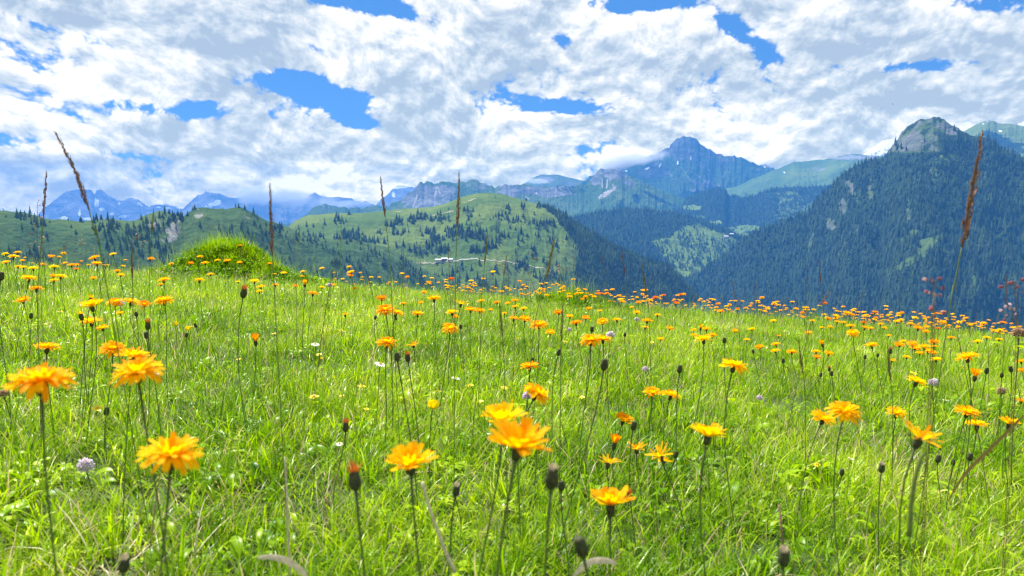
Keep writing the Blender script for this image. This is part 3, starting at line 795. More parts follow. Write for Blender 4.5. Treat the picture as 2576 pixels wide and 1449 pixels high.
instancer('forest', SPR, rest[:, :3] - [0, 0, .3], np.stack([rest[:, 3] * rest[:, 4] * var, rest[:, 3] * rest[:, 4] * var, rest[:, 3] * rng.uniform(.7, 1.2, len(rest))], 1), rng.random(len(rest)) * 6.28)


# ------------------------------------------------------------------ small builders
def tube(V, Fc, pts, rads, n=5):
    """append a tube along pts (list of Vector) to V, Fc; returns index of first vertex"""
    i0 = len(V)
    prev = None
    for k, p in enumerate(pts):
        t = (pts[min(k + 1, len(pts) - 1)] - pts[max(k - 1, 0)])
        if t.length < 1e-9: t = Vector((0, 0, 1))
        t.normalize()
        if prev is None:
            u = t.cross(Vector((0, 1, 0)))
            if u.length < .1: u = t.cross(Vector((1, 0, 0)))
        else:
            u = prev - t * prev.dot(t)
        u.normalize(); prev = u
        v = t.cross(u)
        for j in range(n):
            a = 2 * math.pi * j / n
            V.append(p + (u * math.cos(a) + v * math.sin(a)) * rads[k])
    for k in range(len(pts) - 1):
        for j in range(n):
            a = i0 + k * n + j; b = i0 + k * n + (j + 1) % n
            Fc.append((a, b, b + n, a + n))
    Fc.append(tuple(i0 + j for j in range(n))[::-1])
    Fc.append(tuple(i0 + (len(pts) - 1) * n + j for j in range(n)))
    return i0


def py_mesh(name, V, Fc, smooth=True, mats=(), mi=None):
    me = bpy.data.meshes.new(name)
    me.from_pydata([tuple(v) for v in V], [], Fc)
    if smooth: me.polygons.foreach_set('use_smooth', [True] * len(me.polygons))
    for m in mats: me.materials.append(m)
    if mi is not None: me.polygons.foreach_set('material_index', mi)
    me.update()
    return me


def leafy(name, build, spec=.35, rough=.45, trans=.45):
    """leaf or petal material: colour made by build(n), light passes through"""
    m, n, out = new_mat(name)
    c = build(n)
    d = n.add('ShaderNodeBsdfPrincipled', ins={'Base Color': c, 'Roughness': rough, 'Specular IOR Level': spec})
    hs_ = n.add('ShaderNodeHueSaturation', ins={'Saturation': 1.12, 'Value': 1.25, 'Color': c})
    t = n.add('ShaderNodeBsdfTranslucent', ins={'Color': hs_.outputs[0]})
    mx = n.add('ShaderNodeMixShader', ins={0: trans, 1: d.outputs[0], 2: t.outputs[0]})
    n.l.new(mx.outputs[0], out.inputs[0])
    return m


def rnd_attr(n, name='tint'):
    at = n.add('ShaderNodeAttribute', attribute_name=name)
    sp = n.add('ShaderNodeSeparateColor', ins={0: at.outputs['Color']})
    return sp.outputs[0], sp.outputs[1], sp.outputs[2]


def grass_col(n):
    r, h, b = rnd_attr(n)
    oi = n.add('ShaderNodeObjectInfo')
    geo = n.add('ShaderNodeNewGeometry')
    pn = n.add('ShaderNodeTexNoise', ins={'Vector': geo.outputs['Position'], 'Scale': 2.3, 'Detail': 3.0}).outputs['Fac']
    f = n.math('ADD', n.math('MULTIPLY', r, .70), n.math('ADD', n.math('MULTIPLY', oi.outputs['Random'], .22), n.math('MULTIPLY', n.math('SUBTRACT', pn, .5), 1.1)), clamp=True)
    c = n.ramp(f, [(0, (.034, .105, .001)), (.28, (.115, .260, .001)), (.58, (.260, .425, .002)), (.82, (.42, .56, .010)), (1, (.64, .66, .16))])
    dry = n.math('GREATER_THAN', b, .955)
    c = n.mix(dry, c, (.44, .36, .20, 1))
    base = n.maprange(h, 0, .35, .45, 0)
    c = n.mix(base, c, (.22, .23, .07, 1))
    return c


def straw_col(n):
    r, h, b = rnd_attr(n)
    return n.ramp(r, [(0, (.20, .12, .06)), (.5, (.42, .33, .17)), (1, (.66, .58, .38))])


M_GRASS = leafy('meadow_grass', grass_col, spec=.20, rough=.34, trans=.46)
M_STRAW = leafy('dry_straw', straw_col, trans=.25)


def blade_set(name, r, blades, mat, segs=4):
    """blades: list of (x, y, yaw, length, width, lean, curl, tint, dry)"""
    V = []; Fc = []; A = []
    for (x, y, yaw, L, wd, lean, curl, ti, dr) in blades:
        i0 = len(V)
        c, s_ = math.cos(yaw), math.sin(yaw)
        px = py = 0.; pz = -.012; ang = lean
        for k in range(segs + 1):
            f = k / segs
            ww = wd * .5 * (1 - f ** 2.2) * (.55 + .45 * min(1, f * 4)) + wd * .02
            wx, wy = -s_ * ww, c * ww
            cx, cy_ = x + c * px, y + s_ * px
            if k < segs:
                V.append((cx + wx, cy_ + wy, pz)); V.append((cx - wx, cy_ - wy, pz))
                A += [(ti, f, dr, 1)] * 2
            else:
                V.append((cx, cy_, pz)); A.append((ti, 1, dr, 1))
            st = L / segs
            px += math.sin(ang) * st; pz += math.cos(ang) * st
            ang += curl / segs
        for k in range(segs - 1):
            a = i0 + 2 * k
            Fc.append((a, a + 1, a + 3, a + 2))
        a = i0 + 2 * (segs - 1)
        Fc.append((a, a + 1, a + 2))
    me = bpy.data.meshes.new(name)
    me.from_pydata(V, [], Fc)
    me.polygons.foreach_set('use_smooth', [True] * len(me.polygons))
    at = me.attributes.new('tint', 'FLOAT_COLOR', 'POINT')
    at.data.foreach_set('color', np.array(A, np.float32).ravel())
    me.materials.append(mat)
    me.update()
    return me


def tuft(seed, n, hmin, hmax, wmin, wmax, spread, leanmax, curl, mat=None, dry=0.0, tr=(0, 1)):
    r = random.Random(seed)
    B = []
    for i in range(n):
        a = r.uniform(0, 6.283); d = spread * math.sqrt(r.random())
        yaw = a + r.gauss(0, 1.0)
        L = r.uniform(hmin, hmax)
        B.append((d * math.cos(a), d * math.sin(a), yaw, L, r.uniform(wmin, wmax), abs(r.gauss(0, leanmax)), r.uniform(*curl), r.uniform(*tr), 1.0 if r.random() < dry else 0.0))
    return blade_set('grass_tuft', r, B, mat or M_GRASS)


def leaf_rosette(seed, n, lmin, lmax, wr, up=(.5, 1.2), tr=(.1, .8)):
    """broad low leaves: each an oval sheet of 2 x 5 quads, folded along its midrib"""
    r = random.Random(seed); V = []; Fc = []; A = []
    for i in range(n):
        yaw = r.uniform(0, 6.283); L = r.uniform(lmin, lmax); wd = L * wr * r.uniform(.8, 1.2); ang = r.uniform(*up)
        ox, oy = r.uniform(-.03, .03), r.uniform(-.03, .03)
        ti = r.uniform(*tr); c, s_ = math.cos(yaw), math.sin(yaw)
        px = .0; pz = r.uniform(0, .025); i0 = len(V); S = 6
        for k in range(S + 1):
            f = k / S
            ww = wd * .5 * max(.04, math.sin(math.pi * min(1, .08 + .92 * f)) ** .75)
            for j in (-1, 0, 1):
                V.append((ox + c * px - s_ * ww * j, oy + s_ * px + c * ww * j, pz + abs(j) * ww * .35)); A.append((ti, .4 + .6 * f, 0, 1))
            px += math.sin(ang) * L / S; pz += math.cos(ang) * L / S; ang += .16
        for k in range(S):
            for j in (0, 1):
                a = i0 + 3 * k + j; Fc.append((a, a + 1, a + 4, a + 3))
    me = bpy.data.meshes.new('leaf_rosette'); me.from_pydata(V, [], Fc)
    me.polygons.foreach_set('use_smooth', [True] * len(me.polygons))
    at = me.attributes.new('tint', 'FLOAT_COLOR', 'POINT'); at.data.foreach_set('color', np.array(A, np.float32).ravel())
    me.materials.append(M_GRASS); me.update()
    return me


# ------------------------------------------------------------------ the meadow
HUM = (-2.72, 7.1)


def ground(x, y):
    x = np.asarray(x, float); y = np.asarray(y, float)
    yy = np.abs(y) + 0
    q = .0075 * y * y + .0016 * x * x
    fall = np.hypot(x, y)
    g = -.37 - .070 * x - .004 * y - np.where(fall < 34, q, q)
    g = g + .035 * fbm(x / 1.7, y / 1.7, 3, 301) * sstep(.3, 3, fall) + .012 * fbm(x / .35, y / .35, 2, 305)
    # the mossy hummock and its tail, and a low mound further along the crest
    dx = x - HUM[0]; dy = y - HUM[1]
    g = g + (.235 + .13 * fbm(x / .26, y / .26, 3, 303)) * np.exp(-((np.abs(dx) / .40) ** 2.6 + (np.abs(dy) / .45) ** 2.6)) + .12 * np.exp(-(((dx - .25) / .75) ** 2 + (dy / .7) ** 2))
    g = g + .07 * np.exp(-(((x - .50) / .26) ** 2 + ((y - 6.1) / .35) ** 2))
    return g


rr_ = np.concatenate([[0.02], np.geomspace(.12, 14, 150), np.geomspace(14.5, 130, 40)])
th = np.linspace(-math.pi, math.pi, 420)
TH, RR = np.meshgrid(th, rr_)
MX, MY = RR * np.sin(TH), RR * np.cos(TH)
MZ = ground(MX, MY)
MZ = np.where(RR > 40, np.minimum(MZ, -20), MZ)
me = np_mesh('meadow_ground', np.stack([MX, MY, MZ], -1).reshape(-1, 3), grid_faces(*MX.shape)[:, ::-1], True)
m, n, out = new_mat('meadow_soil')
geo = n.add('ShaderNodeNewGeometry')
a_ = n.add('ShaderNodeTexNoise', ins={'Vector': geo.outputs['Position'], 'Scale': 26.0, 'Detail': 8.0, 'Roughness': .7}).outputs['Fac']
b_ = n.add('ShaderNodeTexNoise', ins={'Vector': geo.outputs['Position'], 'Scale': 2.5, 'Detail': 4.0}).outputs['Fac']
c_ = n.ramp(a_, [(.3, (.020, .035, .010)), (.5, (.045, .085, .014)), (.7, (.13, .16, .045))])
c_ = n.mix(n.maprange(b_, .45, .7, 0, .5), c_, (.10, .09, .045, 1))
bs = n.add('ShaderNodeBsdfPrincipled', ins={'Base Color': c_, 'Roughness': .95})
bp = n.add('ShaderNodeBump', ins={'Strength': .8, 'Distance': .02, 'Height': a_}); n.l.new(bp.outputs[0], bs.inputs['Normal'])
n.l.new(bs.outputs[0], out.inputs[0])
mg = link_mesh('meadow_ground', me, [m]); mg['kind'] = 'structure'

TUFTS = ([tuft(i, 46, .025, .075, .0012, .0024, .045, .62, (.2, 1.7), dry=.04) for i in range(6)]            # fine turf
         + [tuft(20 + i, 26, .04, .10, .0018, .0036, .04, .55, (.3, 2.1), dry=.05, tr=(.2, 1)) for i in range(5)]   # broader blades
         + [tuft(40 + i, 9, .09, .17, .0008, .0013, .03, .22, (.05, .6), dry=.12, tr=(.0, .5)) for i in range(3)]    # thin upright stalks
         + [leaf_rosette(60 + i, 9, .020, .038, .34, tr=(.15, .9)) for i in range(3)]
         + [leaf_rosette(70 + i, 16, .010, .018, .95, up=(1.0, 1.5), tr=(.3, 1.0)) for i in range(2)])
W_T = np.array([.50 / 6] * 6 + [.31 / 5] * 5 + [.08 / 3] * 3 + [.06 / 3] * 3 + [.05 / 2] * 2); W_T /= W_T.sum()
TUFT_D = tuft(90, 12, .06, .14, .0012, .0026, .05, .7, (.2, 1.4), mat=M_STRAW)
TUFTS.append(TUFT_D)


def sector(n, r0, r1, half=43.):
    r = np.sqrt(rng.random(n) * (r1 * r1 - r0 * r0) + r0 * r0); a = R_(half) * (2 * rng.random(n) - 1)
    return r * np.sin(a), r * np.cos(a)


PX = []; IX = []; SX = []
for r0, r1, dens, sc_, half in ((.10, .35, 900, .55, 80), (.35, .9, 2300, .74, 46), (.9, 1.8, 1700, .82, 42), (1.8, 3.5, 1000, .88, 41), (3.5, 6.5, 520, 1.0, 40), (6.5, 10.5, 150, 1.6, 39), (10.5, 15, 40, 2.0, 38)):
    area = R_(half) * (r1 * r1 - r0 * r0)
    n_ = int(area * dens)
    x, y = sector(n_, r0, r1, half)
    clump = fbm(x / .28, y / .28, 3, 401)
    keep = rng.random(n_) < .80 + .5 * clump
    x, y = x[keep], y[keep]; n_ = len(x)
    z = ground(x, y)
    s0 = sc_ * rng.uniform(.7, 1.25, n_) * (1 + .35 * fbm(x / .5, y / .5, 2, 402))
    hgt = s0 * rng.uniform(.8, 1.2, n_)
    ix = rng.choice(len(W_T), n_, p=W_T)
    straw = (fbm(x / .45, y / .45, 3, 405) > .42) & (rng.random(n_) < .35)
    ix = np.where(straw, len(W_T), ix)
    PX.append(np.stack([x, y, z], 1)); IX.append(ix); SX.append(np.stack([s0, s0, hgt], 1))
PX = np.concatenate(PX); IX = np.concatenate(IX); SX = np.concatenate(SX)
print('tufts', len(PX))
g_o = instancer('grass', TUFTS, PX, SX, rng.random(len(PX)) * 6.28, tilt=rng.normal(0, .10, (len(PX), 2)), idx=IX)

# taller darker growth on the hummock and along its tail
HT = [tuft(200 + i, 30, .05, .12, .0022, .0042, .05, .55, (.2, 1.6), tr=(.0, .5)) for i in range(3)] + [leaf_rosette(210 + i, 16, .03, .055, .45, up=(.2, 1.1), tr=(.0, .45)) for i in range(3)] + [tuft(220, 14, .14, .24, .0010, .0018, .03, .25, (.1, .7), tr=(.3, 1))]
hx = np.concatenate([rng.normal(HUM[0], .27, 1100), rng.normal(HUM[0] + .5, .4, 260), rng.normal(.50, .16, 260)])
hy = np.concatenate([rng.normal(HUM[1] - .1, .27, 1100), rng.normal(HUM[1] - .1, .3, 260), rng.normal(6.05, .2, 260)])
hn = len(hx)
instancer('hummock_grass', HT, np.stack([hx, hy, ground(hx, hy)], 1), rng.uniform(.8, 1.35, hn), rng.random(hn) * 6.28, tilt=rng.normal(0, .22, (hn, 2)), idx=rng.choice(7, hn, p=[.11, .11, .11, .19, .19, .19, .10]))


# ------------------------------------------------------------------ hawksbeard flowers
def petal_col(n):
    r, h, b = rnd_attr(n)
    oi = n.add('ShaderNodeObjectInfo')
    sp = n.add('ShaderNodeSeparateColor', ins={0: oi.outputs['Color']})
    geo = n.add('ShaderNodeNewGeometry')
    hue = n.math('ADD', sp.outputs[0], n.math('ADD', n.math('MULTIPLY', n.math('SUBTRACT', r, .5), .35), n.math('MULTIPLY', n.math('SUBTRACT', oi.outputs['Random'], .5), .22)), clamp=True)
    top = n.ramp(hue, [(0, (.94, .76, .002)), (.35, (.94, .66, .002)), (.7, (.92, .43, .002)), (1, (.80, .17, .004))])
    under = n.ramp(hue, [(0, (.90, .52, .002)), (.5, (.86, .32, .002)), (1, (.66, .10, .004))])
    c = n.mix(geo.outputs['Backfacing'], top, under)
    # the florets redden towards the foot
    c = n.mix(n.maprange(h, .0, .4, .35, 0), c, (.80, .22, .005, 1))
    return c


M_PETAL = leafy('hawksbeard_petal', petal_col, spec=.06, rough=.65, trans=.42)


def dark_col(n):
    geo = n.add('ShaderNodeNewGeometry')
    nz = n.add('ShaderNodeTexNoise', ins={'Vector': geo.outputs['Position'], 'Scale': 900.0, 'Detail': 2.0}).outputs['Fac']
    return n.ramp(nz, [(.35, (.022, .028, .012)), (.65, (.080, .090, .038))])


def stem_col(n):
    tcn = n.add('ShaderNodeTexCoord')
    sp = n.add('ShaderNodeSeparateXYZ', ins={0: tcn.outputs['Generated']})
    return n.ramp(sp.outputs[2], [(0, (.10, .20, .03)), (.6, (.10, .18, .03)), (.97, (.05, .075, .02))])


M_INV = leafy('hawksbeard_bracts', dark_col, spec=.2, rough=.7, trans=.08)
M_STEM = leafy('flower_stem', stem_col, spec=.3, rough=.6, trans=.1)


def floret_mesh(seed, layers, r0=.0165, teeth=True, jitter=1.0, segs=5):
    """a composite head of strap-shaped toothed florets; layers: (count, length factor, start angle from the axis, recurve, width)"""
    r = random.Random(seed); V = []; Fc = []; A = []
    for (cnt, lf, ang0, curl, wd) in layers:
        ph = r.random()
        for i in range(cnt):
            yaw = 2 * math.pi * (i + ph + r.uniform(-.32, .32) * jitter) / cnt
            L = r0 * lf * r.uniform(.88, 1.08); ang = ang0 + r.gauss(0, .10) * jitter; cu_ = curl + r.gauss(0, .22) * jitter
            ww = wd * r.uniform(.85, 1.15)
            c, s_ = math.cos(yaw), math.sin(yaw)
            rad = .0014 + r.uniform(0, .0008); z = .0005 + r.uniform(0, .0006)
            ti = r.random(); i0 = len(V); tw = r.uniform(-.25, .25)
            for k in range(segs + 1):
                f = k / segs
                w_ = ww * (.28 + .72 * min(1, f * 1.9)) * (1 if f < .95 else .92)
                zc_ = -w_ * .16
                for j in (-1, 0, 1):
                    V.append((c * rad - s_ * w_ * .5 * j, s_ * rad + c * w_ * .5 * j, z + (zc_ if j == 0 else 0) + tw * w_ * j * .5))
                    A.append((ti, f, 0, 1))
                if k < segs:
                    rad += math.sin(ang) * L / segs; z += math.cos(ang) * L / segs; ang += cu_ / segs
            for k in range(segs):
                for j in (0, 1):
                    a = i0 + 3 * k + j; Fc.append((a, a + 1, a + 4, a + 3))
            if teeth:
                e = i0 + 3 * segs
                dr_, dz_ = math.sin(ang) * L * .12, math.cos(ang) * L * .12
                p = [Vector(V[e + j]) for j in (0, 1, 2)]
                t0 = p[0] + (p[1] - p[0]) * .3 + Vector((c * dr_, s_ * dr_, dz_)); t1 = p[1] + Vector((c * dr_ * 1.15, s_ * dr_ * 1.15, dz_ * 1.15)); t2 = p[2] + (p[1] - p[2]) * .3 + Vector((c * dr_, s_ * dr_, dz_))
                b = len(V)
                V += [tuple(t0), tuple((p[0] + p[1]) / 2 + Vector((c * dr_, s_ * dr_, dz_)) * .35), tuple(t1), tuple((p[1] + p[2]) / 2 + Vector((c * dr_, s_ * dr_, dz_)) * .35), tuple(t2)]
                A += [(ti, 1, 0, 1)] * 5
                Fc += [(e, e + 1, b + 1, b), (e + 1, e + 2, b + 4, b + 3), (e + 1, b + 3, b + 2, b + 1)]
    me = bpy.data.meshes.new('florets'); me.from_pydata(V, [], Fc)
    me.polygons.foreach_set('use_smooth', [True] * len(me.polygons))
    at = me.attributes.new('tint', 'FLOAT_COLOR', 'POINT'); at.data.foreach_set('color', np.array(A, np.float32).ravel())
    me.materials.append(M_PETAL); me.update()
    return me


def involucre_mesh(seed, H=.0095, W=.0034, closed=False):
    """cone-shaped cup of narrow dark bracts under the head, bristly; its top is at the origin"""
    r = random.Random(seed); V = []; Fc = []
    prof = [(0, .22), (.12, .62), (.35, .92), (.65, 1.0), (.9, .90), (1.0, .98)] if not closed else [(0, .20), (.1, .7), (.35, 1.05), (.6, 1.0), (.85, .82), (1.0, .74)]
    n = 14; i0 = 0
    for (f, w_) in prof:
        for j in range(n):
            a = 2 * math.pi * j / n; rr = W * w_ * (1.0 if j % 2 else .86)
            V.append((rr * math.cos(a), rr * math.sin(a), -H + H * f))
    for k in range(len(prof) - 1):
        for j in range(n):
            a = k * n + j; b = k * n + (j + 1) % n
            Fc.append((a, b, b + n, a + n))
    Fc.append(tuple(range(n))[::-1])
    Fc.append(tuple((len(prof) - 1) * n + j for j in range(n)))
    for i in range(70):                      # bristles
        f = r.uniform(.05, 1.0); a = r.uniform(0, 6.283); w_ = W * np.interp(f, [p[0] for p in prof], [p[1] for p in prof]) * .92
        p = Vector((w_ * math.cos(a), w_ * math.sin(a), -H + H * f)); o = Vector((math.cos(a), math.sin(a), r.uniform(.1, .7))).normalized() * r.uniform(.0010, .0022)
        s_ = Vector((-math.sin(a), math.cos(a), 0)) * .00016
        b = len(V); V += [p + s_, p - s_, p + o]; Fc.append((b, b + 1, b + 2))
    return py_mesh('involucre', V, Fc, True, [M_INV])


U = math.pi / 2
HEADS = {'open': [floret_mesh(1 + i, [(21, 1.0, 1.22, .55, .0033), (19, .90, 1.0, .40, .0031), (17, .74, .74, .40, .0029), (15, .58, .45, .4, .0026)]) for i in range(6)],
         'droop': [floret_mesh(11 + i, [(24, 1.0, 1.28, 1.0, .0038), (21, .92, 1.02, .65, .0034), (17, .74, .75, .45, .0030), (17, .60, .45, .4, .0026)], jitter=1.05) for i in range(6)],
         'cup': [floret_mesh(21 + i, [(19, 1.0, 1.02, .10, .0038), (18, .88, .82, .15, .0034), (15, .72, .58, .15, .0030), (12, .56, .3, .1, .0026)], jitter=1.05) for i in range(5)],
         'sparse': [floret_mesh(31 + i, [(9, 1.0, 1.15, .2, .0026), (7, .72, .95, .2, .0024), (8, .4, .5, .2, .0020)], jitter=1.6) for i in range(3)],
         'closing': [floret_mesh(41 + i, [(12, .8, .45, -.2, .0030), (10, .7, .30, -.2, .0026), (8, .6, .15, 0, .0024)]) for i in range(2)]}
INV = [involucre_mesh(1), involucre_mesh(2, .0105, .0037)]
INV_C = [involucre_mesh(3, .0140, .0044, True), involucre_mesh(4, .0125, .0040, True)]


def px_point(px, py, depth):
    x, y, z = ray(px, py)
    return Vector((float(x) * depth, float(y) * depth, float(z) * depth))


def plant_point(px, py, wpx, real, hmin, hmax):
    """point in space of a head that shows wpx wide: its height over the ground stays plausible"""
    d = F * real / wpx
    def hg(dd):
        p = px_point(px, py, dd); return p.z - float(ground(p.x, p.y))
    lo, hi = .22, 9.5
    h = hg(d)
    if hmin <= h <= hmax: return px_point(px, py, d), d
    tgt = hmax if h > hmax else hmin
    ds = np.geomspace(.25, 9.5, 400)
    hh = np.array([hg(q) for q in ds])
    ok = (hh >= hmin) & (hh <= hmax)
    if ok.any():
        c = ds[ok]; d = float(c[np.argmin(np.abs(np.log(c / d)))])
    else:
        d = float(ds[np.argmin(np.abs(hh - tgt))])
    return px_point(px, py, d), d


def stem_mesh(base, top, axis, rb=.0011, rt=.0009, bend=.25, r=None, n=6, name='stem'):
    """curved stem in the thing's own space (base at the origin)"""
    T = top - base; L = T.length
    p0 = Vector((0, 0, -.01)); p3 = T - axis * .0105
    p1 = Vector((T.x * bend, T.y * bend, L * .4)); p3 = T - axis * .0088; p2 = p3 - axis * L * .3
    if r: p1 += Vector((r.uniform(-1, 1), r.uniform(-1, 1), 0)) * L * .07
    P = []
    for k in range(9):
        t = k / 8; u = 1 - t
        P.append(p0 * u ** 3 + p1 * 3 * u * u * t + p2 * 3 * u * t * t + p3 * t ** 3)
    V = []; Fc = []
    rad = [rb + (rt - rb) * k / 8 for k in range(9)]; rad[-1] = rt * 1.5
    tube(V, Fc, P, rad, n)
    return py_mesh(name, V, Fc, True, [M_STEM])


def thing(name, loc, label, cat, group=None):
    o = bpy.data.objects.new(name, None); col.objects.link(o)
    o.empty_display_size = .01
    o.location = loc; tag(o, label, cat, group)
    return o


def child(name, me, par, loc=(0, 0, 0), quat=None, s=1.0, color=None):
    o = bpy.data.objects.new(name, me); col.objects.link(o); o.parent = par
    o.location = loc; o.scale = (s, s, s)
    if quat is not None: o.rotation_mode = 'QUATERNION'; o.rotation_quaternion = quat
    if color is not None: o.color = color
    return o


def make_flower(top, s, hue, tilt, form, label, group, rnd, up_tilt=None):
    """top: the point where the head sits; tilt: degrees the head leans to its mountain side"""
    a = R_(tilt) + rnd.gauss(0, .11)
    fw = rnd.uniform(-.12, .28) if up_tilt is None else up_tilt       # lean away from (+) / towards the camera
    axis = Vector((math.sin(a), math.sin(-fw), math.cos(a) * math.cos(fw))).normalized()
    H = top.z
    gx_, gy_ = top.x - axis.x * .05 + rnd.uniform(-.03, .03), top.y - axis.y * .05 + rnd.uniform(-.02, .03)
    base = Vector((gx_, gy_, float(ground(gx_, gy_)) - .003))
    t = thing('hawksbeard_flower', base, label, 'flower', group)
    q = axis.to_track_quat('Z', 'Y') @ Euler((0, 0, rnd.uniform(0, 6.28))).to_quaternion()
    loc = top - base
    child('stem', stem_mesh(base, top, axis * s, rb=.00085 * max(.8, s), rt=.00072 * s, r=rnd), t)
    child('involucre', rnd.choice(INV), t, loc + axis * (.0012 * s), q, s)
    f = HEADS[form]
    child('florets', rnd.choice(f), t, loc, q, s, (hue, 0, 0, 1))
    return t


